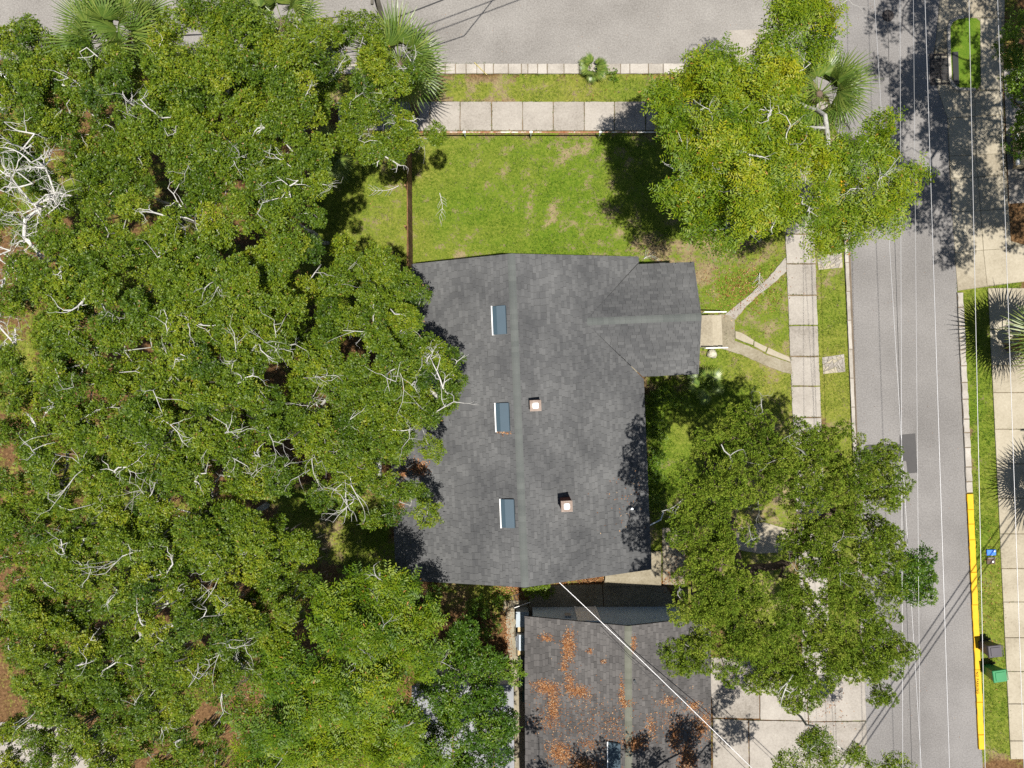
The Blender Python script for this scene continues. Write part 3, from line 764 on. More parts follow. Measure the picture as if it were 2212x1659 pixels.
ridge_caps(roof2, (0, -10.4, R2 + .02), (0, 0, R2 + .02), RIDGE_S)
# door in the blue wall
dr = empty('door', (-1.55, -.5, .12), parent=nb)
MB().box((0, .025, 1.05), (.92, .05, 2.1)).build('door_leaf', WHITE, dr)
for x in (-.21, .21):
    for z, h in ((.38, .5), (1.05, .6), (1.72, .42)):
        MB().box((x, .056, z), (.28, .012, h)).build('panel', WHITE, dr)
MB().box((-.52, .035, 1.06), (.1, .07, 2.2)).build('casing', WHITE, dr); MB().box((.52, .035, 1.06), (.1, .07, 2.2)).build('casing', WHITE, dr); MB().box((0, .035, 2.2), (1.14, .072, .1)).build('casing', WHITE, dr)
MB().box((-2.55, -.44, 1.55), (.3, .12, .42)).build('meter_box', STEEL, nb)
sv = empty('roof_vent', (-.62, -6.0, z2(-.62)), parent=nb); sv.rotation_euler = (0, -math.atan(S2), 0)
MB().box((0, 0, .06), (.56, 1.2, .12)).build('kerb_box', SLATEDARK, sv); MB().box((.04, 0, .137), (.5, 1.16, .03)).build('lid', SLATEDARK, sv); MB().box((-.30, 0, .085), (.045, 1.24, .17)).build('edge_board', WHITE, sv)
vp = MB(); vp.tube([(.30, -2.55, z2(.3) - .02), (.30, -2.55, z2(.3) + .28)], .055, 12, False); vp.build('vent_pipe', WHITE, nb, smooth=True)
MB().disc((.30, -2.55, z2(.3) + .05), .05, .02).build('pipe_bore', BLACK, nb)
# --- metal roofed shed under the trees
shd = G(1000, 1600, 2.5); shed = empty('shed', (shd[0], shd[1], 0), 0.01, label='low shed with a flat grey metal roof under the dark tree', cat='shed')
a = G(890, 1480, 2.5); b = G(1111, 1780, 2.5)
x0, x1, y0, y1 = a[0] - shd[0], b[0] - shd[0], b[1] - shd[1], a[1] - shd[1]
MB().box(((x0 + x1) / 2, (y0 + y1) / 2, 1.2), (x1 - x0 - .3, y1 - y0 - .3, 2.4)).build('wall', WALLWHITE, shed)
n = 5
for i in range(n):
    xa = x0 + (x1 - x0) * i / n; xb = x0 + (x1 - x0) * (i + 1) / n
    MB().box(((xa + xb) / 2, (y0 + y1) / 2, 2.5 - .006 * i), (xb - xa - .02, y1 - y0, .06)).build('roof_panel', METALROOF, shed)
    if i: MB().box((xa, (y0 + y1) / 2, 2.53 - .006 * i), (.05, y1 - y0 - .04, .035)).build('seam', RUSTSEAM if i in (2, 4) else METALROOF, shed)

# ------------------------------------------------------------------ fences, street furniture
pf = empty('fence', tuple(G(1170, 287)), label='low pipe fence with a rusty white top rail along the sidewalk', cat='fence')
o0 = G(1170, 287); rl = MB(); xs = [880, 1006, 1146, 1292, 1420, 1560]
f = lambda u, z: np.array([G(u, 294)[0] - o0[0], G(u, 300.5)[1] - o0[1], z])
rl.tube([f(u, 1.02) for u in (880, 1000, 1100, 1200, 1300, 1400, 1500, 1580)], .032, 8); rl.build('rail', RUST, pf, smooth=True)
for u in xs:
    q = f(u, 0); MB().tube([q, q + np.array((0, 0, .99))], .028, 8).build('post', STEEL, pf, smooth=True)
    MB().box((q[0], q[1], 1.02), (.14, .09, .085)).build('bracket', WHITE, pf)
wf0 = G(889, 330); wf1 = G(889, 592)
wf = empty('fence', tuple(wf0), label='brown wooden picket fence running from the bungalow to the oaks', cat='fence')
L = wf0[1] - wf1[1]; n = int(L / .142)
for i in range(n):
    h = 1.62 + random.uniform(-.03, .03); y = -i * .142
    MB().box((random.uniform(-.006, .006) + i * .0015, y, h / 2), (.022, .132, h)).build('board', FENCE, wf)
for z in (.35, 1.25): MB().box((-.035, -L / 2, z), (.045, L, .09)).build('rail', FENCE, wf)
for i in range(4): MB().box((-.09, -.1 - i * (L - .2) / 3, .83), (.09, .09, 1.66)).build('post', FENCE, wf)

# utility pole by the cross street and those outside the picture that carry the lines
pb = np.array((-5.75, 15.9, 0.0)); pole = empty('utility_pole', tuple(pb), label='leaning wooden utility pole beside the cross street', cat='utility pole')
MB().tube([(0, 0, -.05), (.1, -.05, 5), (.25, -.1, 9.6)], [.15, .13, .11], 12).build('shaft', POLEWOOD, pole, smooth=True)
MB().box((.22, -.1, 8.9), (.1, 1.6, .1)).build('crossarm', POLEWOOD, pole)
MB().box((.15, -.2, 5.8), (.1, .12, .3)).build('bracket', STEEL, pole)


def cable(name, pts, r, mat_, label, sag=0.0, n=14, cat='cable'):
    P = []
    for a, b in zip(pts[:-1], pts[1:]):
        a, b = np.array(a, float), np.array(b, float)
        for i in range(n):
            t = i / n; q = a + (b - a) * t; q[2] -= sag * 4 * t * (1 - t); P.append(q)
    P.append(np.array(pts[-1], float)); c = P[0].copy()
    return MB().tube([p_ - c for p_ in P], r, 6).build(name, mat_, loc=tuple(c), smooth=True, label=label, cat=cat)


pole_n = (16.5, 34.0, 0); pole_s = (16.5, -34.0, 0); pole_e = (30.0, -4.2, 0); pole_w = (14.2, -27.2, 0)
for q, lab in ((pole_n, 'wooden utility pole north of the picture'), (pole_s, 'wooden utility pole south of the picture'), (pole_e, 'wooden utility pole east of the picture')):
    po = empty('utility_pole', q, label=lab, cat='utility pole')
    MB().tube([(0, 0, -.1), (0, 0, 11)], [.16, .12], 12).build('shaft', POLEWOOD, po, smooth=True); MB().box((0, 0, 9.6), (5.4, .1, .12)).build('crossarm', POLEWOOD, po)


def vline(u0, v0, u1, v1, z, r, mat_, label):
    """a wire over the side street through two survey points, carried on to the poles out of sight"""
    a, b = G(u0, v0, z), G(u1, v1, z); d = (b - a) / (b[1] - a[1])
    cable('power_line', [a + d * (34 - a[1]), a, b, b + d * (-34 - b[1])], r, mat_, label, 0.0, 4, 'power line')


vline(1889, 0, 1905, 262, 7.2, .008, CABLE_W, 'thin slanting wire above the tree shadows, westernmost over the side street')
vline(1916, 0, 1970, 1659, 7.0, .010, CABLE_B, 'black wire running the length of the side street')
vline(1944, 0, 1946, 545, 8.0, .008, CABLE_W, 'second pale wire from the west over the side street')
vline(1973, 0, 1978, 565, 8.2, .006, CABLE_W, 'third thin pale wire from the west over the side street')
vline(1998, 0, 2051, 1659, 8.6, .0105, CABLE_W, 'bright wire over the middle of the side street')
vline(2093, 0, 2128, 1659, 8.6, .0105, CABLE_W, 'bright wire above the far kerb and grass strip')
vline(2155, 0, 2212, 1659, 8.6, .0105, CABLE_W, 'bright wire above the far sidewalk')
for i, dx in enumerate((-.45, 0.0, .33)):
    cable('power_line', [(14.2 + dx, -27.2, 9), (30 + dx, -4.2, 9)], .03, CABLE_B, ('first', 'second', 'third')[i] + ' of three wires casting slanting shadows across the side street', .1, 10, 'power line')
cable('service_cable', [G(1192, 1243, 4.6), G(1360, 1402, 4.75), G(1612, 1647, 5.2), G(1800, 1830, 5.5)], .019, CABLE_W, 'thick white service cable slung from the bungalow over the neighbouring roof', .05)
cable('service_cable', [G(1303, 1365, 4.6), G(1400, 1460, 4.9), G(1530, 1580, 5.2), G(1800, 1850, 6.0)], .012, CABLE_B, 'thin black cable from the neighbouring roof ridge', .05)
cable('telephone_cable', [(-34, 15.6, 5.0), G(0, 90, 5.2), G(500, 72, 5.4), G(640, 47, 5.5), G(770, 31, 5.6), G(795, 48, 5.6), (pb[0] + .15, pb[1] - .2, 5.8)], .03, CABLE_B, 'sagging black telephone cable along the cross street', .03, 10)
cable('telephone_cable', [(-34, 15.3, 4.2), G(660, 108, 4.6), G(850, 103, 4.8), (pb[0] + .1, pb[1] - .2, 5.0)], .016, CABLE_B, 'thin lower telephone wire behind the oak twigs', .03, 10)
cable('telephone_cable', [(pb[0] + .2, pb[1] - .1, 6.0), G(1010, -22, 6.6), (4, 24, 7.5)], .028, CABLE_B, 'black cable leaving the wooden pole over the cross street', .05, 10)
for i, (y_, lab) in enumerate(((0, 'upper overhead line from the wooden pole out of the picture'), (.55, 'lower overhead line from the wooden pole out of the picture'))):
    cable('power_line', [(pb[0] + .25, pb[1] - .1 + y_, 8.9 - i * .3), (1.8, 18.6 + y_, 8.6 - i * .3), (14, 24.2 + y_, 8.9)], .028, CABLE_B, lab, .03, 10, 'power line')

# manhole, grates, meter boxes
p = G(1918, 34); mh = empty('manhole_cover', (p[0], p[1], .006), label='round iron manhole cover in the tree shade', cat='manhole cover')
MB().disc((0, 0, 0), .31, .012, 28, .004).build('frame', IRON, mh); MB().disc((0, 0, .012), .27, .008, 28, .004).build('lid', IRON, mh)
for i in range(6): MB().box((math.cos(i) * .12, math.sin(i) * .12, .022), (.16, .03, .006), i).build('rib', IRON, mh)


def grate(u, v, w, d, label, rz=0.0):
    p = G(u, v); g = empty('storm_drain', (p[0], p[1], 0.0), rz, label=label, cat='storm drain')
    MB().box((0, 0, .012), (w, d, .012)).build('pit', BLACK, g)
    for sx_, sy_, wx, wy in ((0, d / 2, w + .08, .07), (0, -d / 2, w + .08, .07), (w / 2, 0, .07, d - .07), (-w / 2, 0, .07, d - .07), (0, 0, .06, d - .07)):
        MB().box((sx_, sy_, .035), (wx, wy, .03)).build('frame', IRON, g)
    n = 12
    for i in range(n):
        for s in (-1, 1): MB().box((s * w / 4, -d / 2 + d * (i + .5) / n, .03), (w / 2 - .07, .032, .024)).build('bar', IRON, g)
    return g


g1 = grate(2032, 150, 1.05, 1.55, 'iron storm drain grate beside the grass island', 0.03)
MB().box((.72, 0, .06), (.3, 1.7, .10)).build('inlet', BLACK, g1)
grate(1836, 322, .7, 1.0, 'iron storm drain grate glimpsed through the pecan leaves')
isl = [(2050, 58), (2056, 46), (2072, 40), (2108, 40), (2116, 48), (2116, 186), (2110, 194), (2075, 196), (2060, 188), (2052, 172)]
sheet('lawn', isl, mat('island_turf', [(0.3, (0.03, 0.07, 0.006)), (0.5, (0.075, 0.13, 0.010)), (0.7, (0.16, 0.18, 0.03))], 1.5, 14, 0.6, 0.95, 0.9, 18, 0.05, 0.1), .07, label='small grass island beside the storm drain', thick=.1, rough=.02)
ik = empty('kerb', kind='structure', label='curved kerb round the small grass island')
ring = [(2064, 196), (2053, 186), (2047, 172), (2047, 168), (2045, 112), (2044, 60), (2050, 46), (2066, 37), (2080, 35)]
inn = [(2070, 191), (2059, 183), (2053, 171), (2053, 165), (2051, 112), (2050, 62), (2056, 50), (2068, 43), (2080, 42)]
for i in range(len(ring) - 1):
    slab(GP([ring[i], ring[i + 1], inn[i + 1], inn[i]]), .12, KERB, ik, 'kerb_stone', .2, .015, .005)
slab(GP([(2064, 196), (2070, 191), (2105, 192), (2105, 198)]), .12, KERB, ik, 'kerb_stone', .2, .015, .005)

mb = G(2140, 1193); o = empty('meter_box', (mb[0], mb[1], 0), .02, label='water meter box with a bright blue lid in the grass strip', cat='meter box')
MB().prism([(-.24, -.15), (.24, -.15), (.24, .15), (-.24, .15)], -.05, .075, .02).build('lid', BLUELID, o); MB().disc((.15, .07, .075), .035, .012).build('cap', WHITE, o)
mb = G(2140, 1212); o = empty('meter_box', (mb[0], mb[1], 0), .02, label='flat brown meter box with a white reader cap beside the blue lid', cat='meter box')
MB().prism([(-.22, -.15), (.22, -.15), (.22, .15), (-.22, .15)], -.05, .045, .015).build('lid', BROWNLID, o); MB().disc((.08, -.02, .045), .05, .012).build('cap', WHITE, o); MB().box((0, .17, .03), (.46, .04, .05)).build('rim', CONC, o)


def cart(u, v, rz, mat_, label, group=None, s=1.0):
    p = G(u, v); c = empty('wheeled_bin', (p[0], p[1], 0.0), rz, label=label, cat='wheeled bin'); w, d, h = .58 * s, .68 * s, 1.0 * s
    b = MB(); rings = [(.78, .70, .06), (.80, .74, .12), (.97, .97, h * .93), (1.03, 1.02, h * .95), (1.03, 1.02, h)]
    v_ = []; f_ = []
    for kx, ky, z in rings:
        for sx_, sy_ in ((-1, -.9), (-.9, -1), (.9, -1), (1, -.9), (1, .9), (.9, 1), (-.9, 1), (-1, .9)): v_.append((sx_ * w / 2 * kx, sy_ * d / 2 * ky, z))
    for r_ in range(len(rings) - 1):
        for i in range(8): j = (i + 1) % 8; f_.append((r_ * 8 + i, r_ * 8 + j, r_ * 8 + 8 + j, r_ * 8 + 8 + i))
    f_.append(tuple(range(8))[::-1]); b.add(v_, f_).build('body', mat_, c)
    l = MB(); q = [(-w * .53, -d * .53), (w * .53, -d * .53), (w * .53, d * .50), (-w * .53, d * .50)]
    l.prism(q, h + .002, h + .05, .03).build('lid', mat_, c)
    MB().prism([(x * .72, y * .72) for x, y in q], h + .05, h + .075, .03).build('lid_dome', mat_, c)
    hd = MB(); hd.tube([(-w * .42, d * .5, h - .03), (-w * .42, d * .6, h - .01), (w * .42, d * .6, h - .01), (w * .42, d * .5, h - .03)], .018, 8); hd.build('handle', mat_, c, smooth=True)
    for sx_ in (-1, 1): MB().tube([(sx_ * w * .5 - .03, d * .38, .13), (sx_ * w * .5 + .03, d * .38, .13)], .13, 16).build('wheel', BLACK, c)
    return c


cart(2121, 1391, math.radians(-84), GREYBIN, 'charcoal wheeled bin beside the green one on the grass strip')
cart(2131, 1443, math.radians(-82), GREENBIN, 'bright green wheeled bin on the grass strip')
cart(1134, 1414, math.radians(88), GREYBIN, 'charcoal wheeled bin against the wall behind the grill', s=.9)
cart(1139.5, 1456, math.radians(90), DKGREEN, 'dark green wheeled bin under the eave, nearer the grill', s=.92)
cart(1140, 1487, math.radians(90), DKGREEN, 'dark green wheeled bin under the eave, farther from the grill', s=.92)
# gas grill with two wooden side shelves
p = G(1127, 1372); gr = empty('barbecue_grill', (p[0], p[1], 0), 0, label='silver barbecue grill with two wooden side shelves by the wall', cat='grill')
hood = MB(); prof = [(-.26, .80), (-.24, .98), (-.14, 1.10), (.05, 1.14), (.2, 1.08), (.26, .80)]
hood.add([(x, -.4, z) for x, z in prof] + [(x, .4, z) for x, z in prof], [(i, i + 1, i + 7, i + 6) for i in range(5)] + [tuple(range(6))[::-1], tuple(range(6, 12))])
hood.build('hood', STEEL, gr); MB().box((0, 0, .72), (.54, .82, .15)).build('firebox', BLACK, gr)
MB().tube([(-.3, -.28, .95), (-.3, .28, .95)], .016, 8).build('handle', STEEL, gr)
for s in (-1, 1): MB().box((0, s * .60, .80), (.42, .32, .03)).build('side_shelf', WOODT, gr)
for sx_ in (-1, 1):
    for sy_ in (-1, 1): MB().box((sx_ * .22, sy_ * .36, .34), (.05, .05, .68)).build('leg', BLACK, gr)
p = G(1128, 1327); ub = empty('utility_box', (p[0], p[1], 0), 0, label='grey metal utility box at the corner of the blue house', cat='utility box')
MB().box((0, 0, .4), (.62, .74, .8)).build('cabinet', plain('grey_enamel', (.2, .24, .27), .6, .4), ub); MB().box((0, 0, .815), (.66, .78, .03)).build('lid', plain('grey_lid', (.24, .28, .31), .6, .4), ub)
# rusty rack lying by the patio corner
p = G(1119, 1291); rk = empty('metal_rack', (p[0], p[1], .03), .35, label='rusty black metal rack by the vine covered patio corner', cat='rack')
for y in (-.3, .3):
    MB().tube([(-.32, y, .0), (-.32, y, .42), (.55, y, .42), (.55, y, 0)], .018, 6).build('frame', BLACK if y > 0 else WHITE, rk)
for x in np.linspace(-.32, .55, 6): MB().tube([(x, -.3, .42), (x, .3, .42)], .012, 6).build('bar', IRON, rk)
# limestone boulder by the steps
def boulder(u, v, r, label):
    p = G(u, v); vv = []; ff = []; n, m = 14, 8
    for j in range(m + 1):
        th_ = math.pi * j / m
        for i in range(n):
            a = 2 * math.pi * i / n; k = r * (1 + .16 * math.sin(3 * a + j) + random.uniform(-.07, .07)) ; sq = 1 / max(abs(math.cos(a)), abs(math.sin(a))) ** .6
            vv.append((k * sq * math.sin(th_) ** .6 * math.cos(a), k * .92 * sq * math.sin(th_) ** .6 * math.sin(a), r * .75 * math.cos(th_) + r * .35))
    for j in range(m):
        for i in range(n): ff.append((j * n + i, (j + 1) * n + i, (j + 1) * n + (i + 1) % n, j * n + (i + 1) % n))
    obj('boulder', vv, ff, ROCK, None, (p[0], p[1], 0), True, label=label, cat='boulder')


boulder(1537, 764, .24, 'pale limestone boulder beside the front steps')
p0, p1 = G(1025, 137), G(1048, 152)
MB().tube([(0, 0, 0), tuple(p1 - p0 + np.array((.1, -.3, .02)))], [.022, .018], 8).build('bamboo_stick', BAMBOO, loc=(p0[0], p0[1], .11), label='bamboo stick lying across the kerb and verge', cat='stick')


def car(loc, rz, paint, label):
    c = empty('parked_car', loc, rz, label=label, cat='car')
    pr = [(-2.25, .35), (-2.28, .72), (-2.1, .88), (-1.2, .98), (-.55, 1.40), (.75, 1.46), (1.7, 1.02), (2.2, .92), (2.28, .6), (2.25, .35)]
    v_ = []; f_ = []
    for y, k, dz in ((-.88, 1, 0), (-.74, .97, .03), (.74, .97, .03), (.88, 1, 0)):
        for x, z in pr: v_.append((x * k, y if z < 1.1 else y * .78, z + (dz if z > .7 else 0)))
    n = len(pr)
    for r_ in range(3):
        for i in range(n): j = (i + 1) % n; f_.append((r_ * n + i, r_ * n + j, r_ * n + n + j, r_ * n + n + i))
    f_.append(tuple(range(n))); f_.append(tuple(range(3 * n, 4 * n))[::-1])
    obj('body', v_, f_, paint, c)
    obj('windscreen', [(-1.16, -.68, 1.035), (-1.16, .68, 1.035), (-.6, .54, 1.425), (-.6, -.54, 1.425)], [(0, 1, 2, 3)], GLASS, c)
    obj('rear_window', [(.82, -.54, 1.475), (.82, .54, 1.475), (1.62, .66, 1.09), (1.62, -.66, 1.09)], [(0, 1, 2, 3)], GLASS, c)
    for s in (-1, 1):
        obj('side_window', [(-.95, s * .90, 1.0), (1.4, s * .90, 1.0), (.7, s * .715, 1.41), (-.5, s * .715, 1.37)], [(0, 1, 2, 3)], GLASS, c)
        for x in (-1.4, 1.4):
            w = MB(); w.tube([(x, s * .72, .33), (x, s * .92, .33)], .33, 20); wh = w.build('wheel', BLACK, c); MB().tube([(x, s * .90, .33), (x, s * .925, .33)], .2, 14).build('rim', STEEL, wh)
        MB().box((-2.22, s * .62, .72), (.12, .34, .14)).build('headlight', WHITE, c)
    return c


car(tuple(G(-28, 168)), math.radians(-38), CARWHITE, 'white car with dark windows half hidden by leaves in the corner')
pc = G(2268, 330); car((pc[0], pc[1], .02), math.radians(2), CARTAN, 'tan car on the pad across the side street')

# ------------------------------------------------------------------ plants
def kites(b, d, up, L, W, fold=0.12):
    """leaf quads: base b, direction d, upper side up"""
    d = unit(d); s = unit(np.cross(d, up)); n = np.cross(s, d); L = np.asarray(L)[:, None]; W = np.asarray(W)[:, None]
    mid = b + d * L * .48
    v = np.stack([b, mid + s * W * .5 + n * W * fold, b + d * L - n * L * .08, mid - s * W * .5 + n * W * fold], 1)
    return v.reshape(-1, 3)


def quads(n): return np.arange(4 * n).reshape(n, 4)


def blades(b, d, up, L, W):
    """spoon shaped leaves as single triangles, narrow at the stalk"""
    d = unit(d); s = unit(np.cross(d, up)); n = np.cross(s, d); L = np.asarray(L)[:, None]; W = np.asarray(W)[:, None]
    e_ = b + d * L - n * L * .06
    return np.stack([b, e_ + s * W * .5, e_ - s * W * .5 - d * L * .18], 1).reshape(-1, 3)


def tris(n): return np.arange(3 * n).reshape(n, 3)


def rosettes(C, N, k, L, W, open_, rg, jit=0.35, tri=False):
    """k leaves fan out from every point C around axis N; returns verts and the rosette index of each leaf"""
    m = len(C); a = unit(np.cross(N, rg.normal(size=(m, 3)))); b = np.cross(N, a)
    th = (np.arange(k)[None] * (2 * math.pi / k) + rg.uniform(0, 6.28, (m, 1)) + rg.normal(0, .35, (m, k)))
    el = rg.normal(open_, jit, (m, k))
    rad = a[:, None] * np.cos(th)[..., None] + b[:, None] * np.sin(th)[..., None]
    D = rad * np.cos(el)[..., None] + N[:, None] * np.sin(el)[..., None]
    B = np.repeat(C[:, None], k, 1) + D * (L * .15)
    U = np.repeat(N[:, None], k, 1) + rg.normal(0, .5, (m, k, 3))
    n = m * k
    return (blades if tri else kites)(B.reshape(-1, 3), D.reshape(-1, 3), U.reshape(-1, 3), L * rg.uniform(.7, 1.25, n), W * rg.uniform(.75, 1.25, n)), np.repeat(np.arange(m), k)


def pinnate(C, N, k, RL, nl, L, W, open_, rg, tri=False):
    """k feather leaves of nl leaflet pairs at each point"""
    m = len(C); a = unit(np.cross(N, rg.normal(size=(m, 3)))); b = np.cross(N, a)
    th = (np.arange(k)[None] * (2 * math.pi / k) + rg.uniform(0, 6.28, (m, 1)) + rg.normal(0, .3, (m, k))); el = rg.normal(open_, .25, (m, k))
    D = (a[:, None] * np.cos(th)[..., None] + b[:, None] * np.sin(th)[..., None]) * np.cos(el)[..., None] + N[:, None] * np.sin(el)[..., None]
    D = D.reshape(-1, 3); C2 = np.repeat(C, k, 0); U = unit(np.repeat(N, k, 0) + np.array((0, 0, .6)) + rg.normal(0, .2, D.shape)); S = unit(np.cross(D, U)); U = np.cross(S, D)
    q = len(D); rl = RL * rg.uniform(.7, 1.2, q); Bs = []; Ds = []; Us = []; ids = []
    for j in range(nl):
        t = .22 + .78 * j / (nl - 1); pos = C2 + D * (rl * t)[:, None] - U * (rl * t * t * .28)[:, None]
        for s in (-1, 1):
            Bs.append(pos); Ds.append(D * .55 + S * s - U * .15 + rg.normal(0, .12, D.shape)); Us.append(U); ids.append(np.arange(q))
    Bs, Ds, Us, ids = map(np.concatenate, (Bs, Ds, Us, ids)); n = len(Bs)
    return blades(Bs, Ds, Us, L * rg.uniform(.75, 1.2, n), W * rg.uniform(.8, 1.2, n)) if tri else kites(Bs, Ds, Us, L * rg.uniform(.75, 1.2, n), W * rg.uniform(.8, 1.2, n), .05), ids // k


def frusta(edges, name, mat_, parent, n=5):
    """edges: list of (p,q,rp,rq)"""
    if not edges: return None
    E = np.array([np.concatenate([e_[0], e_[1], [e_[2], e_[3]]]) for e_ in edges]); p, q = E[:, :3], E[:, 3:6]; d = unit(q - p)
    a = unit(np.cross(d, np.where(np.abs(d[:, 2:3]) < .9, [[0, 0, 1.]], [[1., 0, 0]]))); b = np.cross(d, a); th = np.arange(n) * 2 * math.pi / n
    ring = a[:, None] * np.cos(th)[None, :, None] + b[:, None] * np.sin(th)[None, :, None]
    q2 = q + d * (E[:, 7:8] * .5)
    V = np.concatenate([p[:, None] + ring * E[:, 6, None, None], q2[:, None] + ring * E[:, 7, None, None]], 1).reshape(-1, 3)
    base = (np.arange(len(E)) * 2 * n)[:, None]; k = np.arange(n)[None]; k2 = (k + 1) % n
    F = np.stack([base + k, base + k2, base + n + k2, base + n + k], -1).reshape(-1, 4)
    return fast(name, V, F, mat_, parent, smooth=True)


def skeleton(base, fork, lobes, targets, rg, crook=0.2, step=0.4, r0=0.011, rtrunk=0.3):
    """limbs from the trunk to the lobes, then branches to every leaf clump"""
    P = [np.array(base, float)]; par = [-1]; kind = [0]
    k = max(2, int((fork[2] - base[2]) / .8))
    for i in range(1, k + 1):
        P.append(np.array(base) + (np.array(fork) - base) * i / k + rg.normal(0, .06, 3) * (i < k)); par.append(len(P) - 2); kind.append(0)
    root = len(P) - 1

    def path(i, tgt, st, kd, cr):
        a = P[i]; d = np.linalg.norm(tgt - a); m = max(1, int(d / st)); pi = i
        c1 = rg.normal(0, .16 * d, 3); c1[2] = abs(c1[2]) * .6 + .05 * d; c2 = rg.normal(0, .07 * d, 3)
        for j in range(1, m + 1):
            t_ = j / m; q = a + (tgt - a) * t_
            if j < m: q = q + c1 * math.sin(math.pi * t_) + c2 * math.sin(2 * math.pi * t_) + rg.normal(0, cr * st, 3)
            P.append(q); par.append(pi); kind.append(kd); pi = len(P) - 1
    for lo in sorted(lobes, key=lambda l: np.linalg.norm(l[:3] - fork)):
        t = np.array(lo[:3]) - np.array((0, 0, lo[3] * .35)); A = np.array(P[root:]); D = np.linalg.norm(A - t, axis=1) + .5 * np.maximum(A[:, 2] - t[2], 0)
        path(root + int(D.argmin()), t, .5, 1, .12)
    hub = np.array(fork); T = sorted(targets, key=lambda t: np.linalg.norm(t - hub))
    for t in T:
        A = np.array(P[root:]); D = np.linalg.norm(A - t, axis=1) + .8 * np.maximum(A[:, 2] - t[2] + .1, 0)
        path(root + int(D.argmin()), t, step, 2, crook)
    n = len(P); w = np.zeros(n); ch = np.zeros(n, int)
    for i in range(1, n): ch[par[i]] += 1
    for i in range(n - 1, 0, -1):
        if ch[i] == 0: w[i] += 1
        w[par[i]] += w[i]
    R = r0 * np.maximum(w, 1) ** .46
    R *= min(1.5, rtrunk / R[1]) if rtrunk else 1
    tr = []; br = []
    for i in range(1, n):
        pr_ = R[par[i]] if par[i] else R[1] * 1.25
        pr_ = min(pr_, R[i] * 1.5) if kind[i] else pr_
        (tr if kind[i] < 2 else br).append((P[par[i]], P[i], pr_, R[i]))
    return tr, br, np.array(P), R


def bare_twigs(starts, rg, L=(.5, 1.4), r=.018, upb=.5):
    """crooked leafless branchlets"""
    E = []
    for s in starts:
        ln = rg.uniform(*L); d = unit(rg.normal(size=3) * np.array((1, 1, .5)) + np.array((0, 0, upb)))
        stack = [(np.array(s, float), d, ln, r * rg.choice((.7, .9, 1.2, 1.6, 2.4)), 0)]
        while stack:
            p, d, ln, rr, lv = stack.pop(); m = 4 if lv == 0 else 3; q = p
            for j in range(m):
                d = unit(d + rg.normal(0, .33, 3)); e_ = q + d * ln / m; r1 = rr * (1 - .55 * j / m); r2 = rr * (1 - .55 * (j + 1) / m); E.append((q, e_, r1, r2)); q = e_
                if lv < 2 and rg.random() < (.85 if lv == 0 else .6):
                    s_ = unit(d + rg.normal(0, .8, 3)); stack.append((q, s_, ln * rg.uniform(.35, .65), r2 * .72, lv + 1))
    return E


def moss(pts, rg, L=(.5, 1.5), n=(26, 50)):
    B = []; LL = []
    for p in pts:
        k = rg.integers(*n); c = np.array(p)[None] + rg.normal(0, (.28, .28, .08), (k, 3)); B.append(c); LL.append(rg.uniform(*L) * rg.uniform(.35, 1, k))
    B = np.concatenate(B); LL = np.concatenate(LL)[:, None]; k = len(B); a = rg.uniform(0, 6.28, k); s = np.stack([np.cos(a), np.sin(a), 0 * a], 1) * rg.uniform(.012, .035, (k, 1))
    sw = rg.normal(0, .10, (k, 3)) * np.array((1, 1, 0)); m = B - np.array((0, 0, .5)) * LL + sw * LL; t = B - np.array((0, 0, 1.)) * LL + sw * LL * 1.6
    V = np.stack([B - s, B + s, m + s * .9, m - s * .9, t + s * .25, t - s * .25], 1).reshape(-1, 3); b = (np.arange(k) * 6)[:, None]
    F = np.concatenate([b + np.array([[0, 1, 2, 3]]), b + np.array([[3, 2, 4, 5]])], 1).reshape(-1, 4)
    return V, F, np.repeat(rg.random(k), 2)


def lobes_w(L):
    """survey lobes (u, v, radius, height) -> metres (x,y,z,rx,rz)"""
    o = []
    for u, v, r, z in L:
        p = G(u, v, z); R = r * (H - z) / KV; o.append(np.array((p[0], p[1], z, R, R * .62)))
    return o


def clumps_in(lobes, dens, rmin, rmax, rg, sep=0.62, low=-0.2, inner=0.28):
    C = []; R = []; Nn = []
    for lo in lobes:
        n = max(3, int(dens * math.pi * lo[3] ** 2)); tries = 0; got = 0
        while got < n and tries < n * 8:
            tries += 1; d = unit(rg.normal(size=3)); 
            ins = rg.random() < inner
            if d[2] < (-.7 if ins else low): continue
            f_ = rg.uniform(.2, .75) if ins else rg.uniform(.80, 1.04)
            p = lo[:3] + d * np.array((lo[3], lo[3], lo[4])) * f_; r = rg.uniform(rmin, rmax)
            if C and np.min(np.linalg.norm(np.array(C) - p, axis=1)) < sep * r: continue
            C.append(p); R.append(r); Nn.append(d); got += 1
    return np.array(C), np.array(R), np.array(Nn)


def fill(C, R, Nn, per, rg, flat=.6, shell=.45):
    """leaf cluster points around every clump, mostly on its shell"""
    k = np.maximum(4, (per * R ** 2 / .3).astype(int)); idx = np.repeat(np.arange(len(C)), k); n = len(idx)
    d = unit(rg.normal(size=(n, 3))); f_ = rg.uniform(shell, 1.0, n) ** .6; lump = 1 + .28 * np.sin(d[:, 0] * 5 + idx) * np.cos(d[:, 1] * 5 + idx * 2)
    p = C[idx] + d * (R[idx] * f_ * lump)[:, None] * np.array((1, 1, flat))
    nn = unit(d * .55 + Nn[idx] * .25 + np.array((0, 0, .75)) + rg.normal(0, .25, (n, 3)))
    return p, nn, idx


TREES = 0


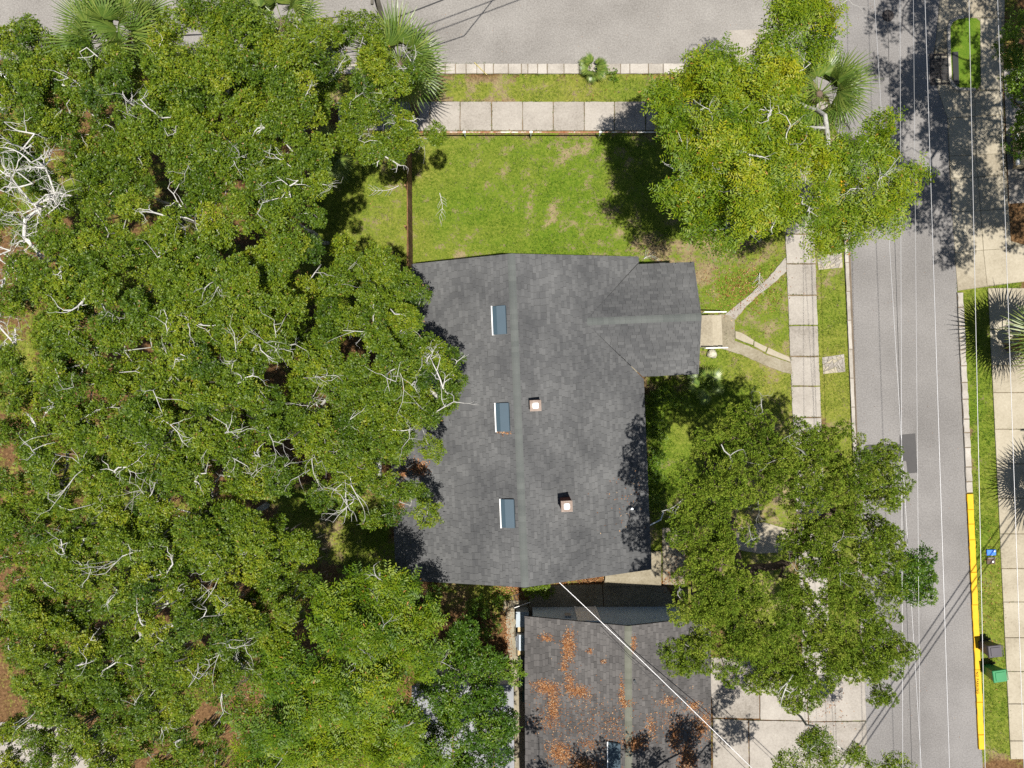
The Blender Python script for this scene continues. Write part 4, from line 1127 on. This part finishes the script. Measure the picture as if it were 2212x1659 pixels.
def tree(name, label, cat, lob, leaf, seed, per=150, dens=1.75, cr=(.34, .64), grow=1.0, sep=.72, shell=.45, flat=.62, kind='oak', bare=10, mossn=0, bark=None, group=None, trunk=None, low=-.25, rtrunk=.3, world=False, tshift=0.0, twigmat=None, barelen=(.5, 1.4), fork=.55):
    rg = np.random.default_rng(seed); L = [np.array(l, float) for l in lob] if world else lobes_w(lob)
    A = np.array(L); A[:, 3:] *= grow; base = np.array((np.average(A[:, 0], weights=A[:, 3]), np.average(A[:, 1], weights=A[:, 3]), 0.0))
    if trunk is not None: base = np.array(trunk, float)
    root = empty(name, tuple(base), label=label, cat=cat, group=group)
    A[:, :3] -= base; L = [a for a in A]
    C, R, Nn = clumps_in(L, dens, cr[0], cr[1], rg, sep, low)
    fk = np.array((rg.normal(0, .2), rg.normal(0, .2), A[:, 2].min() * fork))
    tr, br, P, RR = skeleton(np.array((0, 0, -.05)), fk, L, C, rg, rtrunk=rtrunk)
    bark = bark or BARK
    frusta(tr, 'trunk', bark, root, 8); setp(frusta(br, 'branches', bark, root, 4), kind='stuff')
    p, nn, idx = fill(C, R, Nn, per, rg, flat, shell)
    ct = rg.normal(0, .13, len(C)) + (C[:, 2] - C[:, 2].mean()) * .03
    q4 = 3
    if kind == 'oak': V, rid = rosettes(p, nn, 7, .105, .052, .35, rg, tri=True)
    elif kind == 'far': V, rid = rosettes(p, nn, 5, .22, .10, .3, rg, tri=True)
    elif kind == 'pecan': V, rid = pinnate(p, nn, 5, .50, 5, .165, .058, .18, rg, tri=True)
    elif kind == 'broad': V, rid = rosettes(p, nn, 6, .13, .056, .4, rg); q4 = 4
    else: V, rid = rosettes(p, nn, 6, .085, .042, .95, rg, .35, tri=True)
    n = len(V) // q4
    t = np.clip(.48 + tshift + ct[idx[rid]] + rg.normal(0, .10, len(p))[rid] + rg.normal(0, .13, n), 0.01, .94)
    t[rg.random(n) < .006] = 1.0
    fast('crown', V, quads(n) if q4 == 4 else tris(n), leaf, root, t, kind='stuff')
    if bare:
        ok = np.where(P[:, 2] > np.percentile(P[:, 2], 45))[0]; s = P[rg.choice(ok, bare)]
        frusta(bare_twigs(s, rg, barelen), 'bare_twigs', twigmat or BARK_W, root, 4)['kind'] = 'stuff'
    if mossn:
        s = C[rg.choice(len(C), mossn)] - np.array((0, 0, .2)); Vm, Fm, tm_ = moss(s, rg); fast('spanish_moss', Vm, Fm, MOSS, root, tm_, kind='stuff')
    return root


OG = 'live oaks west of the bungalow'
tree('oak_tree', 'dark leafy oak in the northwest corner over the parked car', 'tree', [(60, 130, 75, 9), (145, 185, 75, 9.5), (60, 240, 85, 9), (150, 265, 55, 8.5), (50, 330, 70, 7.3), (115, 400, 55, 7), (35, 460, 70, 7)], OAK, 101, group=OG, grow=1.17, per=165, tshift=-.05)
tree('oak_tree', 'broad oak beside the yellowing palms on the cross street', 'tree', [(330, 190, 90, 10.5), (450, 120, 95, 10.5), (560, 85, 85, 10.5), (620, 160, 80, 10.5), (500, 230, 105, 11), (390, 265, 80, 10.5), (600, 250, 75, 10.5), (520, 25, 50, 10), (240, 190, 55, 10), (665, 70, 40, 10)], OAK, 102, group=OG, grow=1.17, per=165, bare=14, tshift=.04)
tree('oak_tree', 'round oak beside the wooden utility pole', 'tree', [(765, 120, 62, 8.5), (845, 180, 70, 8.7), (755, 225, 65, 8.5), (865, 270, 68, 8.5), (795, 295, 55, 8.5), (735, 70, 28, 8)], OAK, 103, group=OG, grow=1.17, per=165, bare=14, tshift=.03)
tree('oak_tree', 'smaller oak beside the dark gaps in the canopy', 'tree', [(235, 320, 62, 8), (205, 390, 58, 8), (275, 400, 55, 8)], OAK, 104, group=OG, grow=1.17, per=165, bare=4)
tree('oak_tree', 'tall oak shading the yard west of the picket fence', 'tree', [(455, 340, 75, 11), (560, 330, 75, 11), (635, 330, 52, 10.5), (500, 430, 85, 11), (605, 430, 78, 11), (635, 520, 52, 10.5), (430, 430, 50, 10.5)], OAK, 105, group=OG, grow=1.17, per=165, bare=16)
tree('oak_tree', 'spreading oak beside the bleached dead tree', 'tree', [(160, 560, 90, 10), (280, 520, 80, 10.5), (300, 630, 100, 11), (420, 560, 90, 11), (520, 620, 90, 11), (430, 690, 80, 11), (180, 670, 85, 10.5), (595, 600, 62, 10.5), (85, 640, 70, 9.5), (555, 690, 50, 10)], OAK, 106, group=OG, grow=1.17, per=165, bare=26, mossn=8)
tree('oak_tree', 'great oak reaching over the bungalow roof', 'tree', [(790, 600, 72, 8), (850, 650, 52, 7.8), (720, 690, 78, 9), (820, 760, 92, 9), (905, 820, 72, 8.4), (955, 870, 42, 7.8), (695, 790, 62, 9.5), (800, 870, 85, 9), (880, 925, 68, 8.3), (735, 940, 80, 9), (690, 890, 70, 9), (815, 990, 52, 8), (790, 1060, 60, 7.4), (885, 1095, 42, 6.8), (720, 1040, 50, 8.5)], OAK, 107, group=OG, grow=1.17, per=165, bare=60, mossn=10, barelen=(.7, 1.9), rtrunk=.4)
tree('oak_tree', 'wide oak in the middle of the western canopy', 'tree', [(80, 840, 90, 10), (200, 830, 90, 10.5), (330, 815, 100, 11), (450, 795, 90, 11), (560, 775, 72, 11), (120, 955, 100, 10), (260, 955, 100, 10.5), (390, 930, 92, 11), (510, 895, 80, 10.5), (590, 890, 52, 10), (60, 1065, 85, 9.5)], OAK, 108, group=OG, grow=1.17, per=165, bare=50, mossn=30, rtrunk=.4, barelen=(.6, 1.6))
tree('oak_tree', 'moss hung oak west of the littered roof corner', 'tree', [(180, 1090, 88, 10), (320, 1065, 88, 10), (450, 1050, 78, 10), (560, 1035, 72, 9.5), (80, 1180, 82, 9.5), (225, 1215, 85, 10), (370, 1195, 95, 10.5), (500, 1175, 80, 10), (600, 1180, 58, 9), (560, 1300, 78, 9), (430, 1320, 95, 10), (310, 1345, 70, 9.5), (615, 1265, 50, 8.5)], OAK, 109, group=OG, grow=1.17, per=165, bare=55, mossn=60, rtrunk=.4, barelen=(.6, 1.6), tshift=.03)
tree('oak_tree', 'heavily moss draped oak in the southwest corner', 'tree', [(60, 1320, 72, 9), (140, 1400, 60, 9), (60, 1470, 60, 8.5), (210, 1570, 82, 8.5), (330, 1540, 78, 8.5), (410, 1610, 70, 8), (270, 1650, 75, 8), (490, 1430, 80, 9), (565, 1400, 52, 9), (40, 1620, 50, 8), (400, 1470, 55, 9), (150, 1490, 70, 8), (250, 1440, 70, 8.4), (110, 1320, 60, 8.5), (190, 1350, 60, 8.6), (90, 1590, 60, 7.8), (330, 1430, 60, 8.5)], OAK, 110, group=OG, grow=1.17, per=165, bare=34, mossn=70, tshift=.02)
# bleached dead tree at the west edge
def dead_tree():
    rg = np.random.default_rng(77); L = lobes_w([(80, 350, 60, 10), (110, 420, 50, 9.5), (40, 470, 60, 9.5), (20, 560, 50, 9), (70, 540, 50, 9), (15, 380, 40, 9.5), (25, 745, 40, 9.5), (-20, 640, 50, 9)])
    A = np.array(L); base = np.array((A[:, 0].mean(), A[:, 1].mean(), 0)); A[:, :3] -= base
    root = empty('dead_tree', tuple(base), label='bleached leafless dead tree at the west edge', cat='tree')
    C, R, Nn = clumps_in([a for a in A], 1.6, .3, .5, rg); tr, br, P, RR = skeleton(np.array((0, 0, -.05)), np.array((0, 0, 5.)), [a for a in A], C, rg, .3, .4, r0=.016, rtrunk=.24)
    frusta(tr, 'trunk', BARK_W, root, 8); frusta(br, 'branches', BARK_W, root, 5)['kind'] = 'stuff'
    ok = np.where(P[:, 2] > 7)[0]; frusta(bare_twigs(P[rg.choice(ok, 130)], rg, (.4, 1.1), .015, .3), 'bare_twigs', BARK_W, root, 4)['kind'] = 'stuff'


dead_tree()
tree('pecan_tree', 'feathery yellow green tree south of the oaks by the littered roof', 'tree', [(805, 1285, 58, 8.2), (720, 1330, 60, 8.5), (870, 1335, 60, 8.3), (640, 1430, 70, 8.5), (760, 1430, 92, 9), (885, 1430, 62, 8.5), (565, 1530, 75, 8), (680, 1540, 92, 9), (800, 1545, 92, 9), (600, 1640, 80, 8), (740, 1650, 82, 8.5), (870, 1600, 68, 8)], PECAN, 201, per=17, dens=1.7, grow=1.06, cr=(.35, .6), flat=.45, kind='pecan', bare=14, bark=BARK_B, twigmat=BARK, tshift=-.12)
tree('camphor_tree', 'dark glossy leaved tree over the metal roofed shed', 'tree', [(1030, 1390, 46, 6), (1000, 1465, 62, 6.5), (1062, 1470, 44, 6), (960, 1540, 65, 6.5), (1030, 1560, 62, 6.5), (960, 1630, 65, 6), (1045, 1630, 44, 5.5), (1095, 1558, 18, 5.6)], CAMPH, 202, per=110, dens=1.6, grow=1.1, kind='broad', bare=2, bark=BARK_B, twigmat=BARK)
tree('pecan_tree', 'large yellow green feathery tree at the street corner', 'tree', [(1710, 55, 78, 9), (1655, 120, 45, 8.5), (1755, 105, 45, 8.5), (1475, 185, 55, 8.5), (1545, 180, 62, 9), (1625, 215, 75, 9.5), (1695, 180, 55, 9), (1480, 280, 70, 9), (1580, 310, 82, 10), (1690, 300, 80, 10), (1500, 375, 70, 9.5), (1610, 400, 82, 10), (1720, 395, 72, 10), (1570, 465, 62, 9), (1665, 490, 42, 8), (1800, 370, 58, 9), (1880, 340, 45, 9), (1905, 425, 60, 9), (1835, 455, 55, 8.5), (1950, 400, 32, 8.5), (1885, 290, 32, 8.5), (1780, 490, 42, 8)], PECAN, 203, per=15, dens=1.6, grow=1.06, cr=(.35, .6), flat=.45, kind='pecan', bare=26, bark=BARK, tshift=.06, barelen=(.6, 1.7))
tree('cedar_tree', 'large rounded cedar leaning over the side street', 'tree', [(1545, 965, 52, 10), (1605, 935, 45, 10), (1665, 985, 55, 10.5), (1505, 1070, 55, 10.5), (1585, 1055, 62, 11), (1740, 965, 52, 10), (1805, 965, 45, 9.5), (1505, 1180, 58, 11), (1570, 1160, 45, 11), (1745, 1060, 62, 10.5), (1825, 1045, 55, 10), (1900, 1000, 42, 9), (1865, 1085, 55, 9.5), (1930, 1045, 26, 9), (1500, 1290, 62, 10.5), (1585, 1275, 62, 11), (1540, 1370, 70, 10), (1645, 1335, 70, 11), (1745, 1185, 52, 10), (1805, 1205, 70, 10.5), (1885, 1185, 52, 10), (1765, 1295, 70, 10.5), (1865, 1295, 70, 10), (1650, 1430, 70, 9.5), (1750, 1400, 70, 10), (1845, 1400, 62, 9.5), (1920, 1400, 52, 9), (1475, 1400, 38, 9.5), (1725, 1485, 42, 9), (1905, 1475, 36, 8.5)],
     CEDAR, 204, tshift=.2, per=300, dens=5.2, grow=1.12, cr=(.20, .40), sep=.85, flat=.95, shell=.8, kind='cedar', bare=22, bark=BARK_B, twigmat=BARK, rtrunk=.38, low=-.1, fork=.35)
tree('young_oak', 'small dark green tree poking from behind the cedar over the street', 'tree', [(1975, 1235, 34, 8), (2005, 1262, 24, 7.6), (1950, 1265, 25, 7.5)], CAMPH, 205, per=120, dens=1.3, kind='broad', bare=0, bark=BARK_B)
tree('young_oak', 'sparse small tree at the bottom of the driveway', 'tree', [(1705, 1655, 36, 6), (1790, 1615, 38, 6), (1850, 1640, 36, 6), (1930, 1655, 22, 5.8), (1745, 1600, 16, 6)], OAK, 206, per=110, dens=1.0, kind='oak', bare=6, bark=BARK)
# trees across the side street; most of them stand outside the picture and only shade the road
tree('street_tree', 'tall street tree shading the side street from the east', 'tree', [(22.4, 15.5, 11.8, 3.0, 1.9), (24.5, 12.0, 12.2, 3.4, 2.0), (22.8, 9.0, 12.0, 2.9, 1.8), (24.5, 6.3, 11.6, 2.8, 1.7), (26.5, 15.5, 11.5, 3.4, 2.0), (27.5, 9.5, 12.0, 3.6, 2.0), (22.0, 18.6, 11.8, 2.8, 1.7), (27.0, 18.5, 11.0, 3.0, 1.8)], OAK, 207, per=30, dens=.72, kind='far', bare=0, bark=BARK_B, world=True, trunk=(27.2, 12.0, 0), cr=(.5, .85))
tree('street_tree', 'leafy branches at the eastern edge above the driveway apron', 'tree', [(2188, 60, 30, 6.5), (2200, 120, 34, 6), (2196, 185, 20, 5), (2206, 258, 26, 4.5), (2212, 320, 22, 4.2), (2230, 180, 50, 6)], CAMPH, 208, per=70, dens=1.2, kind='broad', bare=0, trunk=(28.5, 13.5, 0), bark=BARK_B, tshift=.1)
tree('street_tree', 'tree south of the picture shading the neighbouring roof', 'tree', [(2.2, -19.2, 9.0, 2.2, 1.4), (5.6, -19.6, 9.6, 2.4, 1.6), (9.0, -19.0, 9.4, 2.2, 1.5), (7, -22, 9.5, 2.6, 1.6), (11.5, -19.0, 9.2, 2.0, 1.2)], OAK, 209, per=36, dens=.85, kind='far', bare=0, bark=BARK_B, world=True)
tree('street_tree', 'tree north of the cross street, outside the corner', 'tree', [(-29, 21.5, 8.5, 2.4, 1.6), (-26.5, 22.3, 8.2, 1.8, 1.2)], OAK, 210, per=30, dens=.7, kind='far', bare=0, bark=BARK_B, world=True)


# ------------------------------------------------------------------ palms
def fan_leaf(rg, L=1.15, nseg=26, droop=.35, pet=.9):
    """one costapalmate frond: stalk plus a fan of long narrow segments; grows along +X from the origin"""
    V = []; F = []; T = []

    def q(a, b, c, d, t):
        i = len(V); V.extend([a, b, c, d]); F.append((i, i + 1, i + 2, i + 3)); T.append(t)
    w = .018
    for i in range(3):
        t0, t1 = i / 3, (i + 1) / 3; z = lambda t: -.12 * t * t * pet
        q((pet * t0, -w, z(t0)), (pet * t1, -w * .8, z(t1)), (pet * t1, w * .8, z(t1)), (pet * t0, w, z(t0)), .6)
    o = np.array((pet, 0, -.12 * pet))
    for k in range(nseg):
        a = (k / (nseg - 1) - .5) * math.radians(230); l = L * (1 - .35 * abs(a) / 2.0) * rg.uniform(.88, 1.1); d = np.array((math.cos(a), math.sin(a), 0)); s = np.array((-math.sin(a), math.cos(a), 0)); hw = .030
        t = rg.uniform(.2, .9); zz = lambda f: -droop * l * f * f + .12 * abs(math.sin(a)) * f * l; P_ = []
        for f_, ww in ((.06, .45), (.4, 1.0), (.72, .7), (1.0, .06)):
            c = o + d * l * f_; P_.append((c - s * hw * ww + np.array((0, 0, zz(f_) + .012)), c + s * hw * ww + np.array((0, 0, zz(f_)))))
        for i in range(3): q(P_[i][0], P_[i + 1][0], P_[i + 1][1], P_[i][1], t)
    return np.array(V), F, T


def palm(name, label, u, v, z, n, L, pet, seed, mat_=FROND, cat='palm', trunk=True, oldy=3, az=None, elev=(-.3, 1.25), lean=None, wpos=None):
    rg = np.random.default_rng(seed); c = G(u, v, z) if wpos is None else np.array(wpos, float); base = np.array((c[0], c[1], 0.0))
    root = empty(name, tuple(base), label=label, cat=cat)
    if trunk:
        k = 9; MB().tube([(rg.normal(0, .02), rg.normal(0, .02), -.05 + (z + .05) * i / k) for i in range(k + 1)], [.2 * (1 + .08 * (i % 2)) for i in range(k + 1)], 12).build('trunk', BARK_B, root)
        MB().tube([(0, 0, z - .5), (0, 0, z - .1), (0, 0, z + .15)], [.26, .3, .12], 12).build('boot', BARK_B, root)
    me = []
    for i in range(3):
        V, F, T = fan_leaf(rg, L, 26, (.28, .4, .55)[i], pet); m_ = mesh('frond', V, F, mat_); a = m_.attributes.new('tint', 'FLOAT', 'FACE'); a.data.foreach_set('value', T); me.append(m_)
    V, F, T = fan_leaf(rg, L * .9, 22, .8, pet); m_ = mesh('frond', V, F, FROND_Y); a = m_.attributes.new('tint', 'FLOAT', 'FACE'); a.data.foreach_set('value', T)
    for i in range(n):
        old = i < oldy; o = bpy.data.objects.new('frond', m_ if old else me[i % 3]); link(o, root)
        th = (i * 2.399963 + rg.normal(0, .2)) if az is None else rg.uniform(*az)
        el = -.75 if old else elev[0] + (elev[1] - elev[0]) * (i / max(1, n - 1)) ** 1.3
        o.location = (.1 * math.cos(th), .1 * math.sin(th), z + .05); s = rg.uniform(.85, 1.1); o.scale = (s, s, s)
        o.rotation_euler = (rg.normal(0, .35), -el, th)
    return root


palm('palm_tree', 'fan palm at the street corner beside the pecan tree', 1768, 205, 6.2, 40, 1.4, .95, 1)
palm('palm_tree', 'fan palm at the foot of the wooden utility pole', 862, 140, 5.6, 36, 1.4, .95, 2)
palm('palm_tree', 'green fan palm on the cross street among the western oaks', 243, 92, 8.5, 34, 1.3, 1.0, 3)
palm('palm_tree', 'yellowing fan palm with flower stalks on the cross street', 298, 72, 8.2, 30, 1.15, .9, 4, FROND, oldy=10)
palm('palm_tree', 'fan palm showing past the broad oak by the cross street', 612, 52, 6.8, 22, 1.2, .9, 5)
palm('palmetto', 'small palmetto growing through the kerb of the cross street', 1281, 148, .35, 9, .5, .25, 6, trunk=False, oldy=0, cat='palmetto', elev=(.1, 1.2))
palm('palm_tree', 'bushy yellow tipped palm at the eastern edge', 0, 0, 3.5, 30, 1.7, .9, 7, oldy=6, wpos=(25.8, 1.9, 0))
palm('palm_tree', 'fan palm east of the picture shading the far sidewalk', 0, 0, 4.0, 26, 1.6, .9, 8, wpos=(27.6, -5.9, 0))
palm('palmetto', 'small palm at the corner of the front porch', 1524, 830, .8, 8, .62, .35, 9, trunk=False, oldy=0, cat='palmetto', elev=(.1, 1.1))
palm('palmetto', 'shaded palmetto below the oak beside the utility pole', 715, 330, 1.6, 10, .9, .6, 10, trunk=False, oldy=2, cat='palmetto', elev=(0, 1.1))


# ------------------------------------------------------------------ shrubs and vines
def shrub(name, label, u, v, w, d, h, leaf, seed, per=110, kind='broad', n=10, tshift=0.0, group=None):
    rg = np.random.default_rng(seed); p = G(u, v); root = empty(name, (p[0], p[1], 0), label=label, cat='shrub', group=group)
    C = np.stack([rg.uniform(-w, w, n), rg.uniform(-d, d, n), rg.uniform(.35, 1, n) * h], 1); R = rg.uniform(.22, .4, n) * min(1, .35 + h * .7); Nn = unit(C + np.array((0, 0, .3)))
    frusta([(np.array((c[0] * .3, c[1] * .3, -.02)), c, .018, .008) for c in C], 'stems', BARK_B, root, 5)
    q, nn, idx = fill(C, R, Nn, per, rg, .8)
    V, rid = rosettes(q, nn, 6, .085, .045, .4, rg) if kind == 'broad' else pinnate(q, nn, 4, .4, 5, .12, .04, .3, rg)
    k = len(V) // 4; fast('foliage', V, quads(k), leaf, root, np.clip(.55 + tshift + rg.normal(0, .1, len(q))[rid] + rg.normal(0, .12, k), 0, .95))


shrub('shrub', 'bright shrub against the porch corner of the east wall', 1438, 858, .9, .35, .9, CAMPH, 301, n=14, tshift=.2)
shrub('shrub', 'leafy shrub by the east wall below the porch', 1412, 925, .35, .7, 1.0, CAMPH, 302, n=12, tshift=.25)
shrub('shrub', 'leafy shrub midway along the east wall', 1413, 1010, .35, .8, .9, CAMPH, 303, n=10, tshift=.1)
shrub('shrub', 'yellow green shrub near the downpipe on the east wall', 1414, 1080, .4, .7, 1.0, CAMPH, 304, n=13, tshift=.3)
shrub('vine', 'bright green vine spilling over the metal rack', 1166, 1266, .65, .45, .55, CAMPH, 305, n=14, tshift=.32)
shrub('shrub', 'bright fern like shrub in the gap between two oaks', 690, 690, 1.4, 1.8, 1.9, PECAN, 306, 26, 'pecan', 22, -.05)
shrub('shrub', 'low green undergrowth beside the picket fence end', 795, 640, 1.6, 1.2, 1.2, CAMPH, 307, n=16, tshift=.1)
shrub('shrub', 'dark bush between the oaks near the roof corner', 900, 1290, 1.5, .8, 1.2, CAMPH, 308, n=20)
shrub('shrub', 'dark undergrowth under the feathery tree', 1040, 1330, .9, 1.0, 1.2, CAMPH, 309, n=16)
shrub('shrub', 'small bush at the neighbour across the street', 2200, 300, .6, 1.2, .9, CAMPH, 310, n=12, tshift=.25)
shrub('shrub', 'rounded understorey bush beneath the western oaks', 560, 560, 1.6, 1.4, 1.8, CAMPH, 311, n=18, tshift=.05)
shrub('weed_clump', 'lush weed clump in the verge near the corner tree', 1325, 165, .35, .2, .2, CAMPH, 312, n=6, tshift=.2)

# ------------------------------------------------------------------ grass, fallen leaves, twigs
n = 900000
xg = rng.uniform(-27.5, 28, n); yg = rng.uniform(-20.5, 20.5, n)
g_, d_, l_ = surf(xg, yg)
keep = rng.random(n) < np.clip((g_ - .18) * 1.25, 0, 1) * np.clip(2.4 * (vnoise(xg, yg, 3.3, 31) - .12), .1, 1)
xg, yg, d_, g_ = xg[keep], yg[keep], d_[keep], g_[keep]
hm = np.zeros(len(xg), bool)
for poly in HARD:
    a = np.array(poly); b0, b1 = a.min(0), a.max(0); s = (xg > b0[0]) & (xg < b1[0]) & (yg > b0[1]) & (yg < b1[1])
    if s.any(): idx = np.where(s)[0]; hm[idx] |= inpoly(xg[idx] + rng.normal(0, .035, len(idx)), yg[idx] + rng.normal(0, .035, len(idx)), poly)
hp = [(HX + x * math.cos(ROT) - y * math.sin(ROT), HY + x * math.sin(ROT) + y * math.cos(ROT)) for x, y in ((XWN + .5, YN - .4), (XE - .5, YN - .4), (XE - .5, PY1), (PXE, PY1), (PXE, PY0), (XE - .5, PY0), (XE - .5, YS + .4), (XW + .5, YS + .4), (XW + .5, YJ), (XWN + .5, YJ))]
hm |= inpoly(xg, yg, hp); hm |= (xg > H2[0] + X2W) & (xg < H2[0] + X2E) & (yg < H2[1] - .4)
xg, yg, d_, g_ = xg[~hm], yg[~hm], d_[~hm], g_[~hm]
zg = np.full(len(xg), -.02)
jx = []; jy = []
for a, b in JOINTS:
    a, b = G(*a)[:2], G(*b)[:2]; L_ = np.linalg.norm(b - a); k = int(L_ * 26); t = rng.random(k); t = t[vnoise(a[0] + (b - a)[0] * t, a[1] + (b - a)[1] * t, 2.0, 8) > .46]
    jx.append(a[0] + (b - a)[0] * t + rng.normal(0, .02, len(t))); jy.append(a[1] + (b - a)[1] * t + rng.normal(0, .02, len(t)))
jx = np.concatenate(jx); jy = np.concatenate(jy)
xg = np.concatenate([xg, jx]); yg = np.concatenate([yg, jy]); zg = np.concatenate([zg, np.full(len(jx), 0.0)]); d_ = np.concatenate([d_, np.full(len(jx), .35)]); g_ = np.concatenate([g_, np.full(len(jx), .9)])
k = len(xg); a = rng.uniform(0, 6.28, k); lean = rng.uniform(.3, 1.0, k); Lb = rng.uniform(.05, .13, k) * (.6 + .6 * g_)
B = np.stack([xg, yg, zg], 1); S = np.stack([-np.sin(a), np.cos(a), 0 * a], 1) * rng.uniform(.006, .012, (k, 1)); T_ = B + np.stack([np.cos(a) * lean, np.sin(a) * lean, np.ones(k)], 1) * Lb[:, None]
V = np.stack([B - S, B + S, T_], 1).reshape(-1, 3)
tint = np.clip(.10 + .60 * d_ + rng.normal(0, .20, k) + (rng.random(k) < .09) * .45, 0, 1)
fast('grass', V, np.arange(3 * k).reshape(k, 3), GRASS, None, tint, kind='stuff', label='short patchy grass of the lawns and verges')
print('grass blades', k)


def leaves_on(name, pts, mat_, size, parent=None, label=None):
    k = len(pts); a = rng.uniform(0, 6.28, k); D = np.stack([np.cos(a), np.sin(a), rng.normal(0, .25, k)], 1); U = np.array((0, 0, 1.)) + rng.normal(0, .3, (k, 3))
    V = kites(np.asarray(pts), D, U, size * rng.uniform(.6, 1.3, k), size * .42 * rng.uniform(.6, 1.3, k))
    return fast(name, V, quads(k), mat_, parent, rng.random(k), kind='stuff', label=label)


# brown leaf drifts on the neighbouring roof
pts = []
drift = [(1228, 1395, 14, 34, 900), (1182, 1382, 14, 9, 160), (1218, 1440, 8, 14, 150), (1180, 1490, 30, 16, 700), (1196, 1530, 12, 40, 600), (1247, 1490, 28, 16, 560), (1230, 1470, 10, 20, 200), (1362, 1378, 7, 16, 140), (1272, 1400, 9, 6, 60), (1300, 1420, 6, 4, 40), (1338, 1480, 6, 30, 160), (1346, 1503, 12, 10, 200),
         (1320, 1550, 30, 40, 160), (1355, 1585, 40, 25, 220), (1270, 1600, 20, 14, 120), (1180, 1560, 30, 30, 200), (1440, 1510, 20, 12, 120), (1500, 1530, 15, 10, 200), (1455, 1590, 14, 30, 420), (1482, 1640, 20, 36, 900), (1560 - 40, 1575, 26, 30, 700), (1400, 1560, 12, 24, 140), (1210, 1630, 26, 24, 900), (1262, 1650, 30, 18, 900), (1330, 1655, 14, 14, 200), (1450, 1545, 60, 50, 300), (1250, 1560, 90, 90, 500), (1365, 1590, 20, 12, 500)]
for u, v, su, sv_, n_ in drift:
    for _ in range(n_):
        uu = u + random.gauss(0, su * .5); vv_ = v + random.gauss(0, sv_ * .5); q = G(uu, vv_, 3.6); x = q[0] - H2[0]
        if X2W + .05 < x < X2E - .05 and q[1] < H2[1] - .1: pts.append((x, q[1] - H2[1], z2(x) + .025 + random.random() * .02))
leaves_on('leaf_litter', pts, LITTER, .085, roof2)
pts = []
for u, v, su, sv_, n_ in ((905, 1010, 22, 18, 420), (868, 1025, 10, 12, 160), (860, 1095, 14, 14, 200), (850, 1130, 6, 10, 60), (1360, 1060, 40, 60, 40), (1330, 1100, 60, 90, 30), (1090, 930, 12, 6, 50)):
    for _ in range(n_):
        q = G(u + random.gauss(0, su * .5), v + random.gauss(0, sv_ * .5), 4.2); d = q[:2] - np.array((HX, HY)); c, s_ = math.cos(-ROT), math.sin(-ROT); x, y = d[0] * c - d[1] * s_, d[0] * s_ + d[1] * c
        if XW + .05 < x < XE - .05: pts.append((x, y, zr(x) + .03 + random.random() * .02))
leaves_on('leaf_litter', pts, LITTER, .09, roof)
# litter on the ground
n = 26000; x = rng.uniform(-27, 14, n); y = rng.uniform(-20, 18, n); g_, d_, l_ = surf(x, y); kp = (rng.random(n) < l_ * .75 * (vnoise(x, y, .4, 12) + .3)) & ~inpoly(x, y, hp)
x, y = x[kp], y[kp]; hm = np.zeros(len(x), bool)
for poly in HARD: hm |= inpoly(x, y, poly)
x, y = x[~hm], y[~hm]
ex = []
for u, v, su, sv_, n_ in ((1250, 1240, 90, 18, 1600), (1110, 1260, 40, 26, 900), (1095, 1400, 10, 90, 500), (1600, 620, 90, 60, 700), (2135, 1300, 30, 160, 160), (1480, 1200, 40, 60, 300), (1790, 1530, 60, 60, 90), (1450, 1250, 40, 30, 260)):
    ex.append(np.stack([G(u, v)[0] + rng.normal(0, su * .5 / 41.5, n_), G(u, v)[1] + rng.normal(0, sv_ * .5 / 41.5, n_)], 1))
ex = np.concatenate(ex); x = np.concatenate([x, ex[:, 0]]); y = np.concatenate([y, ex[:, 1]])
leaves_on('fallen_leaves', np.stack([x, y, .035 + rng.random(len(x)) * .02], 1), LITTER, .09, None, 'brown fallen leaves scattered over the soil and paving')
# pebbles, litter specks on the roads
n = 1500; x = rng.uniform(-27, 27, n); y = rng.uniform(-20, 20, n); onroad = inpoly(x, y, HARD[0]); x, y = x[onroad], y[onroad]
leaves_on('road_debris', np.stack([x, y, np.full(len(x), .02)], 1), LITTER, .05, None, 'specks of leaf debris on the asphalt')


def fallen(u, v, ang, L, seed, label):
    rg = np.random.default_rng(seed); p = G(u, v); E = []; d = np.array((math.cos(ang), math.sin(ang), 0)); q = np.zeros(3)
    for i in range(8):
        d = unit(d + rg.normal(0, .12, 3) * (1, 1, .1)); e_ = q + d * L / 8; E.append((q, e_, .022 * (1 - i / 10), .022 * (1 - (i + 1) / 10)))
        for s in (-1, 1):
            if rg.random() < .7: t_ = unit(d + s * np.array((-d[1], d[0], .05)) * .9); m_ = e_ + t_ * rg.uniform(.15, .4); E.append((e_, m_, .009, .006)); E.append((m_, m_ + unit(t_ + d * .5) * .15, .006, .004))
        q = e_
    o = frusta(E, 'fallen_branch', BARK_W, None, 5); o.location = (p[0], p[1], .08); setp(o, label, 'branch')


fallen(950, 418, math.radians(-78), 1.3, 1, 'bare fallen branch on the lawn east of the picket fence')
fallen(862, 402, math.radians(205), 1.4, 2, 'bare fallen branch on the grass west of the picket fence')
fallen(1640, 590, math.radians(250), .8, 3, 'short fallen branch on the dry soil by the walkway')
fallen(1390, 560, math.radians(40), .6, 4, 'small fallen twig near the front porch roof')
